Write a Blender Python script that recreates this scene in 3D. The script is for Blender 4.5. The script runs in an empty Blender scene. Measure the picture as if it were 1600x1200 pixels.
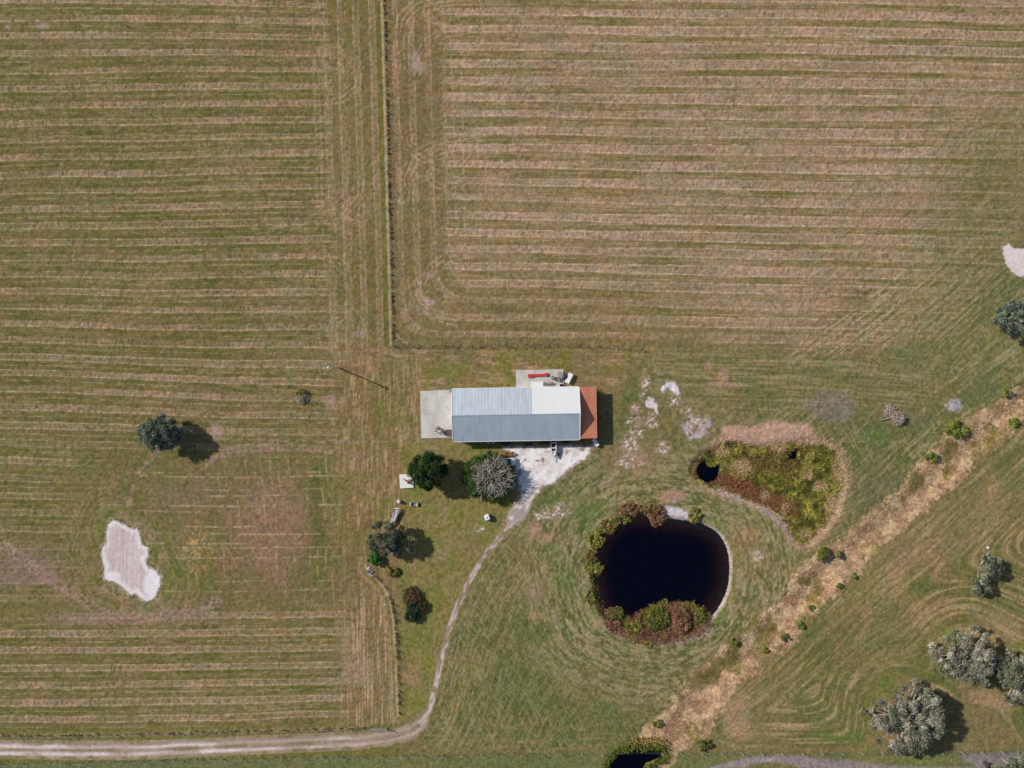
import bpy, math, random
import numpy as np
from mathutils import Vector, Matrix

random.seed(7)
RNG = np.random.default_rng(7)
scene = bpy.context.scene
COL = scene.collection

# ------------------------------------------------------------------ camera, world, sun
S = 0.14                       # metres on the ground per photograph unit
HC = 1085.0 * S                # drone height
FREF = 1085.0
cam_d = bpy.data.cameras.new("drone_camera")
cam = bpy.data.objects.new("drone_camera", cam_d)
COL.objects.link(cam)
cam.location = (0, 0, HC)
cam.rotation_euler = (0, 0, 0)
cam_d.sensor_width = 36.0
cam_d.lens = 36.0 * FREF / 1600.0
cam_d.clip_start = 1.0
cam_d.clip_end = 20000.0
scene.camera = cam

SUN_EL = math.radians(31.0)
SUN_AZ = math.atan2(-0.92, 0.392)
world = bpy.data.worlds.new("World")
scene.world = world
world.use_nodes = True
wn = world.node_tree.nodes
wl = world.node_tree.links
sky = wn.new("ShaderNodeTexSky")
sky.sky_type = 'NISHITA'
sky.sun_disc = False
sky.sun_elevation = SUN_EL
sky.sun_rotation = SUN_AZ
sky.air_density = 1.0
sky.dust_density = 1.0
wn["Background"].inputs[1].default_value = 0.09
wl.new(sky.outputs[0], wn["Background"].inputs[0])

sun_d = bpy.data.lights.new("sun", 'SUN')
sun_d.energy = 4.6
sun_d.angle = math.radians(0.6)
sun_d.color = (1.0, 0.945, 0.86)
sun = bpy.data.objects.new("sun", sun_d)
COL.objects.link(sun)
TO_SUN = Vector((-0.92 * math.cos(SUN_EL), 0.392 * math.cos(SUN_EL), math.sin(SUN_EL)))
sun.rotation_euler = (-TO_SUN).to_track_quat('-Z', 'Y').to_euler()
sun.location = (-60, 30, 80)

scene.view_settings.view_transform = 'Standard'
scene.view_settings.look = 'None'
scene.view_settings.exposure = 0.0
scene.view_settings.gamma = 1.0
scene.cycles.max_bounces = 6
scene.cycles.diffuse_bounces = 2
scene.cycles.transparent_max_bounces = 8
scene.cycles.use_denoising = True
scene.cycles.denoising_prefilter = 'ACCURATE'


# ------------------------------------------------------------------ helpers
def P(u, v, h=0.0):
    """world point at height h (m) standing where the photo shows it"""
    k = 1.0 - h / HC
    return Vector(((u - 800.0) * S * k, (600.0 - v) * S * k, h))


def lin(c):
    c = np.asarray(c, dtype=np.float64) / 255.0
    return np.where(c <= 0.04045, c / 12.92, ((c + 0.055) / 1.055) ** 2.4)


def link(o, parent=None):
    COL.objects.link(o)
    if parent is not None:
        o.parent = parent
    return o


def tag(o, label=None, cat=None, group=None, kind=None):
    if label: o["label"] = label
    if cat: o["category"] = cat
    if group: o["group"] = group
    if kind: o["kind"] = kind
    return o


def empty(name, loc, rz=0.0, label=None, cat=None, group=None):
    o = bpy.data.objects.new(name, None)
    o.empty_display_size = 0.3
    link(o)
    o.location = loc
    o.rotation_euler = (0, 0, rz)
    return tag(o, label, cat, group)


def copy_tree(o, parent=None):
    c = o.copy()
    COL.objects.link(c)
    c.parent = parent
    for ch in list(o.children):
        copy_tree(ch, c)
    return c


def mat(name, col, rough=0.8, metal=0.0, var=0.12, scale=6.0, spec=0.3, bump=0.0, stretch=None):
    m = bpy.data.materials.new(name)
    m.use_nodes = True
    nt = m.node_tree
    b = nt.nodes["Principled BSDF"]
    b.inputs["Roughness"].default_value = rough
    b.inputs["Metallic"].default_value = metal
    b.inputs["Specular IOR Level"].default_value = spec
    tc = nt.nodes.new("ShaderNodeTexCoord")
    mp = nt.nodes.new("ShaderNodeMapping")
    if stretch: mp.inputs["Scale"].default_value = stretch
    nz = nt.nodes.new("ShaderNodeTexNoise")
    nz.inputs["Scale"].default_value = scale
    nz.inputs["Detail"].default_value = 5.0
    cr = nt.nodes.new("ShaderNodeValToRGB")
    c = np.array(col[:3])
    cr.color_ramp.elements[0].position = 0.3
    cr.color_ramp.elements[1].position = 0.7
    cr.color_ramp.elements[0].color = (*np.clip(c * (1 - var), 0, 1), 1)
    cr.color_ramp.elements[1].color = (*np.clip(c * (1 + var), 0, 1), 1)
    nt.links.new(tc.outputs["Object"], mp.inputs[0])
    nt.links.new(mp.outputs[0], nz.inputs["Vector"])
    nt.links.new(nz.outputs[0], cr.inputs[0])
    nt.links.new(cr.outputs[0], b.inputs["Base Color"])
    if bump:
        bp = nt.nodes.new("ShaderNodeBump")
        bp.inputs["Distance"].default_value = bump
        bp.inputs["Strength"].default_value = 0.6
        nt.links.new(nz.outputs[0], bp.inputs["Height"])
        nt.links.new(bp.outputs[0], b.inputs["Normal"])
    return m


def attr_mat(name, rough=0.9, spec=0.1, transl=0.0, fine=0.0, fscale=9.0, bump=0.0):
    """colour from the mesh's own Col attribute, with fine procedural variation"""
    m = bpy.data.materials.new(name)
    m.use_nodes = True
    nt = m.node_tree
    b = nt.nodes["Principled BSDF"]
    b.inputs["Roughness"].default_value = rough
    b.inputs["Specular IOR Level"].default_value = spec
    at = nt.nodes.new("ShaderNodeAttribute")
    at.attribute_name = "Col"
    src = at.outputs["Color"]
    if fine or bump:
        tc = nt.nodes.new("ShaderNodeTexCoord")
        nz = nt.nodes.new("ShaderNodeTexNoise")
        nz.inputs["Scale"].default_value = fscale
        nz.inputs["Detail"].default_value = 3.0
        nt.links.new(tc.outputs["Object"], nz.inputs["Vector"])
        if fine:
            mr = nt.nodes.new("ShaderNodeMapRange")
            mr.inputs[1].default_value = 0.3
            mr.inputs[2].default_value = 0.7
            mr.inputs[3].default_value = 1 - fine
            mr.inputs[4].default_value = 1 + fine
            nt.links.new(nz.outputs[0], mr.inputs[0])
            mx = nt.nodes.new("ShaderNodeVectorMath")
            mx.operation = 'SCALE'
            nt.links.new(src, mx.inputs[0])
            nt.links.new(mr.outputs[0], mx.inputs["Scale"])
            src = mx.outputs[0]
        if bump:
            bp = nt.nodes.new("ShaderNodeBump")
            bp.inputs["Distance"].default_value = bump
            bp.inputs["Strength"].default_value = 0.7
            nt.links.new(nz.outputs[0], bp.inputs["Height"])
            nt.links.new(bp.outputs[0], b.inputs["Normal"])
    nt.links.new(src, b.inputs["Base Color"])
    if transl:
        out = nt.nodes["Material Output"]
        tr = nt.nodes.new("ShaderNodeBsdfTranslucent")
        ms = nt.nodes.new("ShaderNodeMixShader")
        ms.inputs[0].default_value = transl
        nt.links.new(src, tr.inputs[0])
        nt.links.new(b.outputs[0], ms.inputs[1])
        nt.links.new(tr.outputs[0], ms.inputs[2])
        nt.links.new(ms.outputs[0], out.inputs[0])
    return m


def np_mesh(name, verts, faces, cols=None, material=None, parent=None, smooth=False):
    """verts (n,3), faces (m,k) arrays -> object"""
    verts = np.ascontiguousarray(verts, dtype=np.float32)
    faces = np.ascontiguousarray(faces, dtype=np.int32)
    me = bpy.data.meshes.new(name)
    n, m, k = len(verts), len(faces), faces.shape[1]
    me.vertices.add(n)
    me.vertices.foreach_set("co", verts.ravel())
    me.loops.add(m * k)
    me.loops.foreach_set("vertex_index", faces.ravel())
    me.polygons.add(m)
    me.polygons.foreach_set("loop_start", np.arange(0, m * k, k, dtype=np.int32))
    me.polygons.foreach_set("use_smooth", np.full(m, smooth, dtype=bool))
    me.update(calc_edges=True)
    if cols is not None:
        a = me.color_attributes.new("Col", 'FLOAT_COLOR', 'POINT')
        c4 = np.ones((n, 4), dtype=np.float32)
        c4[:, :3] = cols
        a.data.foreach_set("color", c4.ravel())
    if material: me.materials.append(material)
    o = bpy.data.objects.new(name, me)
    link(o, parent)
    return o


class MB:
    """collects solid shapes into one mesh"""
    def __init__(s): s.v = []; s.f = []

    def add(s, vs, fs):
        b = len(s.v)
        s.v += [tuple(x) for x in vs]
        s.f += [tuple(b + i for i in f) for f in fs]
        return s

    def box(s, c, d, rz=0.0, taper=1.0, ry=0.0, rx=0.0):
        hx, hy, hz = d[0] / 2, d[1] / 2, d[2] / 2
        R = Matrix.Rotation(rz, 3, 'Z') @ Matrix.Rotation(ry, 3, 'Y') @ Matrix.Rotation(rx, 3, 'X')
        vs = []
        for z, t in ((-hz, 1.0), (hz, taper)):
            for x, y in ((-hx, -hy), (hx, -hy), (hx, hy), (-hx, hy)):
                vs.append(Vector(c) + R @ Vector((x * t, y * t, z)))
        return s.add(vs, [(3, 2, 1, 0), (4, 5, 6, 7), (0, 1, 5, 4), (1, 2, 6, 5), (2, 3, 7, 6), (3, 0, 4, 7)])

    def rbox(s, c, d, r=0.05, rz=0.0):
        """box with rounded vertical corners and chamfered top"""
        hx, hy, hz = d[0] / 2, d[1] / 2, d[2] / 2
        ring = []
        for cx, cy, a0 in ((hx - r, hy - r, 0), (-hx + r, hy - r, 90), (-hx + r, -hy + r, 180), (hx - r, -hy + r, 270)):
            for a in (0, 30, 60, 90):
                t = math.radians(a0 + a)
                ring.append((cx, cy, math.cos(t) * r, math.sin(t) * r))
        R = Matrix.Rotation(rz, 3, 'Z')
        vs = []
        n = len(ring)
        q = min(r, hz) * 0.5
        for z, k in ((-hz, 1.0), (hz - q, 1.0), (hz, 0.4)):
            for cx, cy, ox, oy in ring:
                vs.append(Vector(c) + R @ Vector((cx + ox * k, cy + oy * k, z)))
        fs = [tuple(range(n - 1, -1, -1)), tuple(range(2 * n, 3 * n))]
        for l in range(2):
            for i in range(n):
                j = (i + 1) % n
                fs.append((l * n + i, l * n + j, (l + 1) * n + j, (l + 1) * n + i))
        return s.add(vs, fs)

    def tube(s, pts, rad, n=6, cap=True):
        pts = [Vector(p) for p in pts]
        if not hasattr(rad, '__len__'): rad = [rad] * len(pts)
        vs = []
        for i, p in enumerate(pts):
            d = (pts[min(i + 1, len(pts) - 1)] - pts[max(i - 1, 0)])
            if d.length < 1e-6: d = Vector((0, 0, 1))
            d.normalize()
            a = d.cross(Vector((0, 0, 1)))
            if a.length < 1e-3: a = Vector((1, 0, 0))
            a.normalize()
            b = d.cross(a)
            for k in range(n):
                t = 2 * math.pi * k / n
                vs.append(p + (a * math.cos(t) + b * math.sin(t)) * rad[i])
        fs = []
        for i in range(len(pts) - 1):
            for k in range(n):
                j = (k + 1) % n
                fs.append((i * n + k, i * n + j, (i + 1) * n + j, (i + 1) * n + k))
        if cap:
            fs.append(tuple(range(n - 1, -1, -1)))
            fs.append(tuple((len(pts) - 1) * n + k for k in range(n)))
        return s.add(vs, fs)

    def prism(s, outline, z0, z1, taper=1.0):
        n = len(outline)
        cx = sum(p[0] for p in outline) / n
        cy = sum(p[1] for p in outline) / n
        vs = [(x, y, z0) for x, y in outline] + [(cx + (x - cx) * taper, cy + (y - cy) * taper, z1) for x, y in outline]
        fs = [tuple(range(n - 1, -1, -1)), tuple(range(n, 2 * n))]
        fs += [(i, (i + 1) % n, n + (i + 1) % n, n + i) for i in range(n)]
        return s.add(vs, fs)

    def loft(s, rings, closed=True):
        """rings: list of equally long lists of points"""
        n = len(rings[0])
        vs = [p for r in rings for p in r]
        fs = []
        for i in range(len(rings) - 1):
            for k in range(n):
                j = (k + 1) % n
                fs.append((i * n + k, i * n + j, (i + 1) * n + j, (i + 1) * n + k))
        if closed:
            fs.append(tuple(range(n - 1, -1, -1)))
            fs.append(tuple((len(rings) - 1) * n + k for k in range(n)))
        return s.add(vs, fs)

    def build(s, name, material, parent=None, smooth=False):
        me = bpy.data.meshes.new(name)
        me.from_pydata(s.v, [], s.f)
        me.update()
        if smooth:
            me.polygons.foreach_set("use_smooth", [True] * len(me.polygons))
        me.materials.append(material)
        o = bpy.data.objects.new(name, me)
        link(o, parent)
        return o


# ------------------------------------------------------------------ noise in numpy
def vnoise(x, y, seed=0):
    r = np.random.default_rng(1000 + seed)
    T = r.random((256, 256)).astype(np.float32)
    xi = np.floor(x); yi = np.floor(y)
    fx = (x - xi).astype(np.float32); fy = (y - yi).astype(np.float32)
    fx = fx * fx * (3 - 2 * fx); fy = fy * fy * (3 - 2 * fy)
    ix = xi.astype(np.int64) & 255; iy = yi.astype(np.int64) & 255
    ix1 = (ix + 1) & 255; iy1 = (iy + 1) & 255
    a = T[iy, ix]; b = T[iy, ix1]; c = T[iy1, ix]; d = T[iy1, ix1]
    return (a * (1 - fx) + b * fx) * (1 - fy) + (c * (1 - fx) + d * fx) * fy


def fbm(x, y, sc, seed=0, octv=4):
    s = 0.0; amp = 0.5; tot = 0.0
    for i in range(octv):
        s = s + amp * vnoise(x / sc * 2 ** i + 17.3 * i, y / sc * 2 ** i + 9.1 * i, seed * 10 + i)
        tot += amp; amp *= 0.55
    return s / tot


def sstep(a, b, x):
    t = np.clip((x - a) / (b - a), 0, 1)
    return t * t * (3 - 2 * t)


def poly_sdf(U, V, pts):
    """signed distance, negative inside"""
    pts = np.array(pts, dtype=np.float64)
    d2 = np.full(U.shape, 1e12); inside = np.zeros(U.shape, dtype=bool)
    n = len(pts)
    for i in range(n):
        ax, ay = pts[i]; bx, by = pts[(i + 1) % n]
        ex, ey = bx - ax, by - ay
        wx, wy = U - ax, V - ay
        t = np.clip((wx * ex + wy * ey) / (ex * ex + ey * ey + 1e-9), 0, 1)
        d2 = np.minimum(d2, (wx - ex * t) ** 2 + (wy - ey * t) ** 2)
        c = ((ay > V) != (by > V)) & (U < (bx - ax) * (V - ay) / (by - ay + 1e-12) + ax)
        inside ^= c
    d = np.sqrt(d2)
    return np.where(inside, -d, d)


def line_sd(U, V, pts):
    """signed distance to a polyline (positive to the right of travel in image axes) and arc length"""
    pts = np.array(pts, dtype=np.float64)
    best = np.full(U.shape, 1e12); sd = np.zeros(U.shape); ss = np.zeros(U.shape)
    acc = 0.0
    for i in range(len(pts) - 1):
        ax, ay = pts[i]; bx, by = pts[i + 1]
        ex, ey = bx - ax, by - ay
        L = math.hypot(ex, ey)
        wx, wy = U - ax, V - ay
        t = np.clip((wx * ex + wy * ey) / (L * L), 0, 1)
        d2 = (wx - ex * t) ** 2 + (wy - ey * t) ** 2
        m = d2 < best
        best = np.where(m, d2, best)
        cr = ex * wy - ey * wx
        sd = np.where(m, np.sign(cr) * np.sqrt(d2), sd)
        ss = np.where(m, acc + t * L, ss)
        acc += L
    return sd, ss


def smooth_poly(pts, it=2):
    pts = [tuple(p) for p in pts]
    for _ in range(it):
        out = []
        for i in range(len(pts)):
            a = pts[i]; b = pts[(i + 1) % len(pts)]
            out.append((a[0] * .75 + b[0] * .25, a[1] * .75 + b[1] * .25))
            out.append((a[0] * .25 + b[0] * .75, a[1] * .25 + b[1] * .75))
        pts = out
    return pts


# ------------------------------------------------------------------ layout of the land (ground plan)
POND = smooth_poly([(942, 839), (955, 822), (977, 809), (1000, 804), (1030, 810), (1074, 815), (1100, 821), (1122, 834), (1134, 853),
                    (1139, 877), (1139, 901), (1135, 924), (1124, 948), (1108, 968), (1085, 982), (1050, 990), (1010, 990), (975, 980),
                    (945, 962), (935, 942), (930, 915), (929, 885), (932, 860)], 1)
MARSH = smooth_poly([(1080, 738), (1090, 718), (1108, 703), (1140, 693), (1190, 698), (1230, 692), (1266, 690), (1298, 703), (1316, 730),
                     (1314, 770), (1306, 800), (1286, 826), (1258, 852), (1243, 842), (1226, 814), (1190, 786), (1150, 771), (1112, 759), (1090, 752)], 1)
POOL_A = smooth_poly([(1085, 737), (1094, 722), (1104, 713), (1104, 724), (1112, 730), (1128, 723), (1124, 736), (1123, 748), (1108, 757), (1093, 750)], 1)
POOL_B = smooth_poly([(1228, 713), (1235, 707), (1242, 701), (1252, 699), (1246, 708), (1247, 716), (1240, 720), (1230, 719)], 1)
CULVERT = smooth_poly([(953, 1200), (957, 1188), (966, 1178), (985, 1174), (1010, 1174), (1033, 1172), (1036, 1182), (1020, 1190), (1004, 1196), (1004, 1230), (955, 1230)], 1)
DITCH = [(1700, 545), (1660, 575), (1600, 622), (1560, 660), (1505, 704), (1462, 745), (1430, 777), (1360, 840), (1300, 885), (1250, 940),
         (1190, 1000), (1130, 1052), (1088, 1100), (1058, 1140), (1030, 1168)]
ROAD = [(-900, 1174), (0, 1171), (120, 1172.5), (220, 1172), (300, 1169), (400, 1164), (500, 1160), (560, 1157), (605, 1151), (640, 1141), (660, 1128), (671, 1110),
        (677, 1088), (683, 1060), (691, 1022), (701, 985), (714, 948), (733, 908), (757, 868), (783, 837), (803, 812)]
YARD = [(786, 699), (830, 697), (880, 696), (927, 696), (923, 711), (906, 727), (886, 740), (868, 753), (850, 762), (838, 778), (828, 794), (814, 812), (799, 820),
        (792, 812), (797, 797), (808, 778), (812, 762), (808, 742), (804, 722), (794, 707)]
SAND_A = [(176, 814), (186, 815), (196, 822), (207, 827), (214, 826), (219, 838), (222, 852), (231, 856), (232, 867), (226, 875), (231, 888), (243, 893), (249, 902),
          (247, 917), (241, 933), (232, 940), (222, 937), (212, 927), (203, 930), (195, 922), (184, 914), (174, 909), (162, 905), (163, 893), (162, 880), (158, 866), (161, 856), (168, 848), (167, 832), (170, 820)]
SAND_B = [(1568, 386), (1577, 381), (1583, 389), (1596, 388), (1625, 392), (1620, 436), (1590, 432), (1580, 424), (1571, 408)]
SAND_C = [(1030, 606), (1040, 597), (1048, 594), (1056, 598), (1061, 608), (1065, 616), (1058, 619), (1050, 613), (1043, 606), (1036, 613)]
SAND_D = [(1007, 628), (1013, 617), (1022, 622), (1027, 634), (1027, 647), (1022, 640), (1008, 637)]
BACK_FENCE = [(592, -330), (600, 0), (604, 150), (608, 300), (611.5, 430), (614, 541)]
PADDOCK_FENCE = [(616, 541), (700, 542), (800, 541), (900, 541), (960, 543), (1006, 548)]
LANE_FENCE = [(574, 884), (578, 893), (590, 902), (603, 917), (612, 938), (618, 970), (621, 1020), (623, 1070), (624, 1114)]
ROW_FENCE = [(-120, 1151), (0, 1150), (150, 1149), (300, 1145), (450, 1141), (580, 1138)]
ROADSIDE_FENCE = [(-120, 1196), (0, 1194), (200, 1190), (400, 1185), (560, 1181.5), (760, 1179), (960, 1177), (1120, 1177), (1300, 1176), (1480, 1175), (1720, 1172)]


def fence_x(V):
    return np.interp(V, [-330, 0, 150, 300, 430, 541, 700], [592, 600, 604, 608, 611.5, 614, 616])


# ------------------------------------------------------------------ ground: one sheet, split by what covers it
STEP = 1.25
def ground_arrays():
    mid_u = np.arange(-60, 1660.01, STEP); mid_v = np.arange(-60, 1260.01, STEP)
    ext = np.concatenate([np.arange(3.75, 255, 3.75), 255 + np.array([6, 16, 35, 75, 160, 340, 700, 1500, 3000, 6000])])
    us = np.concatenate([-60 - ext[::-1], mid_u, mid_u[-1] + ext])
    vs = np.concatenate([-60 - ext[::-1], mid_v, mid_v[-1] + ext])
    return us, vs

us, vs = ground_arrays()
U, V = np.meshgrid(us, vs)
NU, NV = len(us), len(vs)
rnd = RNG.random(U.shape).astype(np.float32)

wob1 = fbm(U, V, 60, 1, 4) - 0.5
wob2 = fbm(U, V, 60, 2, 4) - 0.5
fineA = vnoise(U / 2.6, V / 2.6, 31)
fineB = vnoise(U / 5.5, V / 5.5, 32)
fineC = vnoise(U / 12, V / 12, 33)
big1 = fbm(U, V, 180, 3, 5)
big2 = fbm(U, V, 90, 4, 4)
big3 = fbm(U, V, 45, 5, 4)

d_pond = poly_sdf(U, V, POND)
d_marsh = poly_sdf(U, V, MARSH)
d_poolA = poly_sdf(U, V, POOL_A)
d_poolB = poly_sdf(U, V, POOL_B)
d_culv = poly_sdf(U, V, CULVERT)
d_ditch, s_ditch = line_sd(U, V, DITCH)
d_road, s_road = line_sd(U, V, ROAD)

GREEN = lin((99, 98, 48)); OLIVE = lin((112, 101, 60)); DRY = lin((133, 116, 80)); PINK = lin((160, 133, 112)); LINE = lin((178, 158, 122))
BRIGHT = lin((94, 118, 44)); GREY_G = lin((108, 110, 74)); STRAW = lin((182, 152, 118)); BROWN = lin((134, 108, 90)); SOIL = lin((150, 130, 122))
WHITE = lin((236, 231, 228)); PALE = lin((202, 186, 180))

C = np.empty(U.shape + (3,), dtype=np.float32)
C[:] = OLIVE


def mix(c, m, k=1.0):
    global C
    m = np.clip(m * k, 0, 1)[..., None].astype(np.float32)
    C = C * (1 - m) + np.asarray(c, dtype=np.float32) * m


def hash1(k, seed):
    t = np.random.default_rng(500 + seed).random(4096).astype(np.float32)
    return t[(k.astype(np.int64)) & 4095]


def rows(t, s, period, seed, bw=9.3):
    """mown rows: (band, line, dash, tone) seen across t, along s"""
    t = t + 2.2 * (vnoise(s / 120, t / 60, seed) - 0.5) + 1.0 * (vnoise(s / 14, t / 30, seed + 1) - 0.5)
    k = np.floor(t / period)
    ph = t - k * period
    j = hash1(k, seed)
    b = bw + 1.6 * (hash1(k, seed + 1) - 0.5)
    off = 2.5 * (hash1(k, seed + 2) - 0.5)
    ph = ph - off
    band = sstep(-0.6, 0.8, ph) * (1 - sstep(b - 0.8, b + 0.6, ph))
    along = vnoise(s / 26, k * 3.7, seed + 3)
    brk = 0.35 + 0.65 * sstep(0.2, 0.55, vnoise(s / 5, k * 5.1 + 0.5, seed + 4))
    l1 = np.exp(-((ph) / 0.95) ** 2) * brk * (0.5 + 0.7 * along)
    l2 = np.exp(-((ph - b) / 0.95) ** 2) * brk * (1.2 - 0.6 * along)
    dsh = np.exp(-((ph - b - 8.4) / 0.85) ** 2) * sstep(0.25, 0.6, vnoise(s / 7, k * 2.3, seed + 5)) * (0.35 + 0.65 * j) * (.4 + .8 * vnoise(s / 60, k * 4.3, seed + 7))
    tone = 0.55 + 0.9 * (vnoise(s / 55, k * 7.7, seed + 6) - 0.3)
    return band, np.clip(l1 + l2, 0, 1), dsh, np.clip(tone, 0.1, 1.2)


# ---- broad tone of the fields
right_f = sstep(604, 616, U - (fence_x(V) - 600) + 8)
mix(lin((126, 113, 74)), np.ones_like(U), 0.8)
mix(lin((128, 112, 76)), right_f * (1 - sstep(520, 560, V)), 0.9)
mix(GREEN, sstep(0.46, 0.66, big2) * (1 - right_f) * 0.6)
mix(GREEN, sstep(0.5, 0.7, big2) * right_f * 0.35)
mix(lin((100, 104, 52)), sstep(260, 0, U) * 0.45)

# ---- left field rows
slope = np.interp(V, [0, 110, 250, 340, 450, 600, 720, 900, 1000, 1120], [.016, -.006, -.022, -.022, -.002, .032, .012, .002, -.016, -.022])
tA = V - slope * (U - 250) + 8 * (fbm(U, V, 260, 7, 2) - 0.5)
mA = (1 - sstep(-8, 8, U - 512 - 0.04 * V + 14 * wob1)) * (1 - sstep(650, 735, V + 40 * wob2 - sstep(420, 200, U) * 10)) 
loA = sstep(938, 965, V + 30 * wob1 - 20 * sstep(250, 40, U)) * (1 - sstep(1136, 1142, V + 0.02 * U - 3)) * (1 - sstep(-10, 10, U - 572 + 26 * wob2))
midA = sstep(690, 720, V) * (1 - sstep(930, 950, V)) * (1 - sstep(70, 190, U + 50 * wob1))
mA = np.clip(mA + loA + midA * 0.8, 0, 1)
band, ln, dsh, tone = rows(tA + 2, U, 26.6, 11)
cleat = vnoise(U / 1.9, tA / 5.0, 41)
green_gap = 1 - band
patchA = sstep(0.42, 0.6, big1)
mix(lin((108, 101, 57)), mA * green_gap * (0.25 + 0.5 * sstep(0.35, 0.65, big3)))
thin = vnoise(U / 50 + wob1, tA / 1.7, 88)
mix(lin((160, 142, 104)), mA * sstep(.62, .85, thin) * sstep(.3, .6, vnoise(U / 8, tA / 3, 89)), .5)
mix(lin((86, 82, 46)), mA * (1 - sstep(.1, .3, thin)), .35)
mix(lin((156, 132, 106)), mA * band * tone * (0.15 + 0.95 * cleat) * (0.55 + .6 * sstep(.3, .7, vnoise(U / 90, tA / 30, 80))), 0.95)
mix(lin((86, 80, 44)), mA * band * (1 - sstep(.1, .32, cleat)), 0.5)
mix(lin((122, 106, 72)), mA * green_gap * sstep(.5, .75, vnoise(U / 50, tA / 9, 81)), 0.6)
mix(lin((90, 92, 42)), mA * green_gap * sstep(.62, .8, vnoise(U / 30, tA / 7, 82)), 0.6)
mix(LINE, mA * ln, 0.92)
mix(lin((166, 152, 108)), mA * dsh, 0.85)

# ---- headland along both sides of the back fence
xf = U - fence_x(V)
hl = sstep(-100, -84, xf + 26 * wob1) * (1 - sstep(-8, -5, xf)) * (1 - sstep(540, 640, V))
band, ln, dsh, tone = rows(-xf - 14, V, 25.0, 12)
mix(lin((116, 104, 62)), hl, 0.55)
mix(lin((150, 127, 98)), hl * band * tone * (0.3 + 0.7 * vnoise(xf / 4, V / 2, 42)), 0.85)
mix(LINE, hl * ln, 0.62)
mix(lin((104, 104, 48)), sstep(-15, -13, xf) * (1 - sstep(-7, -5.5, xf)) * (1 - sstep(525, 540, V)), 0.7)
mix(lin((176, 160, 122)), np.exp(-((xf + 3.6) / 1.7) ** 2) * (1 - sstep(535, 543, V)), 0.85)

# ---- right field rows
slB = np.interp(V, [0, 200, 340, 560], [.004, .006, .016, .018])
tB = V - slB * (U - 700) - 0.00005 * np.clip(U - 1250, 0, None) ** 2 * np.interp(V, [0, 200], [1.0, .2]) + 5 * (fbm(U, V, 300, 8, 2) - 0.5)
edgeB = poly_sdf(U, V, [(692, -200), (1900, -200), (1640, 150), (1600, 330), (1530, 470), (1440, 545), (1250, 545), (1040, 520), (690, 505)])
mB = 1 - sstep(-16, 22, edgeB + 40 * wob1)
band, ln, dsh, tone = rows(tB + 13, U, 26.4, 13, 10.0 + 4.2 * sstep(820, 1120, U))
cleatB = vnoise((U + 0.4 * V) / 2.1, tB / 4.6, 43)
fadeB = 1 - 0.6 * sstep(1300, 1620, U + 0.5 * (V - 250))
pinkB = np.clip(1.0 - 0.5 * sstep(380, 520, V), 0, 1)
mix(lin((124, 109, 68)), mB * (1 - band) * 0.8)
thinB = vnoise(U / 60, tB / 1.8, 90)
mix(lin((178, 156, 122)), mB * sstep(.6, .85, thinB), .45)
mix(lin((112, 98, 62)), mB * (1 - sstep(.1, .34, thinB)), .4)
mix(lin((150, 130, 96)), mB * (1 - band) * sstep(.5, .75, vnoise(U / 46, tB / 2.4, 83)), 0.55)
mix(lin((98, 98, 46)), mB * (1 - band) * sstep(0.55, 0.72, vnoise(U / 60, tB / 7, 44)) * 0.5)
mix(lin((174, 148, 122)), mB * band * np.clip(tone + .25, 0, 1) * (0.3 + 0.8 * cleatB) * fadeB * pinkB * (.58 + .45 * sstep(.3, .7, vnoise(U / 70, tB / 26, 84))), 0.95)
mix(lin((112, 90, 70)), mB * band * (1 - sstep(.1, .3, cleatB)), 0.45)
mix(lin((200, 174, 144)), mB * ln * (0.5 + 0.5 * fadeB), 0.9)
mix(lin((176, 156, 118)), mB * dsh, 0.6)
mix(lin((152, 130, 102)), mB * sstep(0.5, 0.75, vnoise(U / 80, tB / 20, 45)) * 0.35)
# headland right of the fence, curving round the corner
a = np.clip(xf, 0, 400); b = np.clip(536 - V + 0.012 * (U - 614), 0, 400)
hh = np.clip(0.5 + 0.5 * (b - a) / 55, 0, 1)
tH = b * (1 - hh) + a * hh - 55 * hh * (1 - hh)
hr = sstep(3, 6, xf) * (1 - sstep(78, 96, tH + 24 * wob1)) * (1 - sstep(534, 540, V)) * (1 - sstep(950, 1100, U))
band, ln, dsh, tone = rows(tH - 11, V + U, 25.6, 14)
mix(lin((120, 106, 66)), hr, 0.7)
mix(lin((154, 130, 102)), hr * band * tone * (0.35 + 0.65 * fineA), 0.85)
mix(LINE, hr * ln, 0.62)
# crossing tracks where rows and headland meet
for x0, wgt, top, bot in ((692, .5, -60, 400), (703, .5, 0, 430), (718, .6, 60, 470), (752, .5, 0, 470), (762, .35, 90, 480), (741, .35, 170, 420), (505, .6, -60, 560), (488, .5, -60, 330),
                          (514, .6, 60, 560), (496, .4, 100, 420), (527, .5, -60, 560), (539, .4, -60, 560), (1222, .3, 60, 300)):
    xx = x0 + 0.026 * V + 2.0 * (vnoise(V / 60, V * 0 + x0, 46) - .5)
    mix(LINE, np.exp(-((U - xx) / 0.9) ** 2) * sstep(top, top + 20, V) * (1 - sstep(bot - 20, bot, V)) * sstep(.25, .6, vnoise(V / 6, U * 0 + x0, 47)), wgt)
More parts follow.
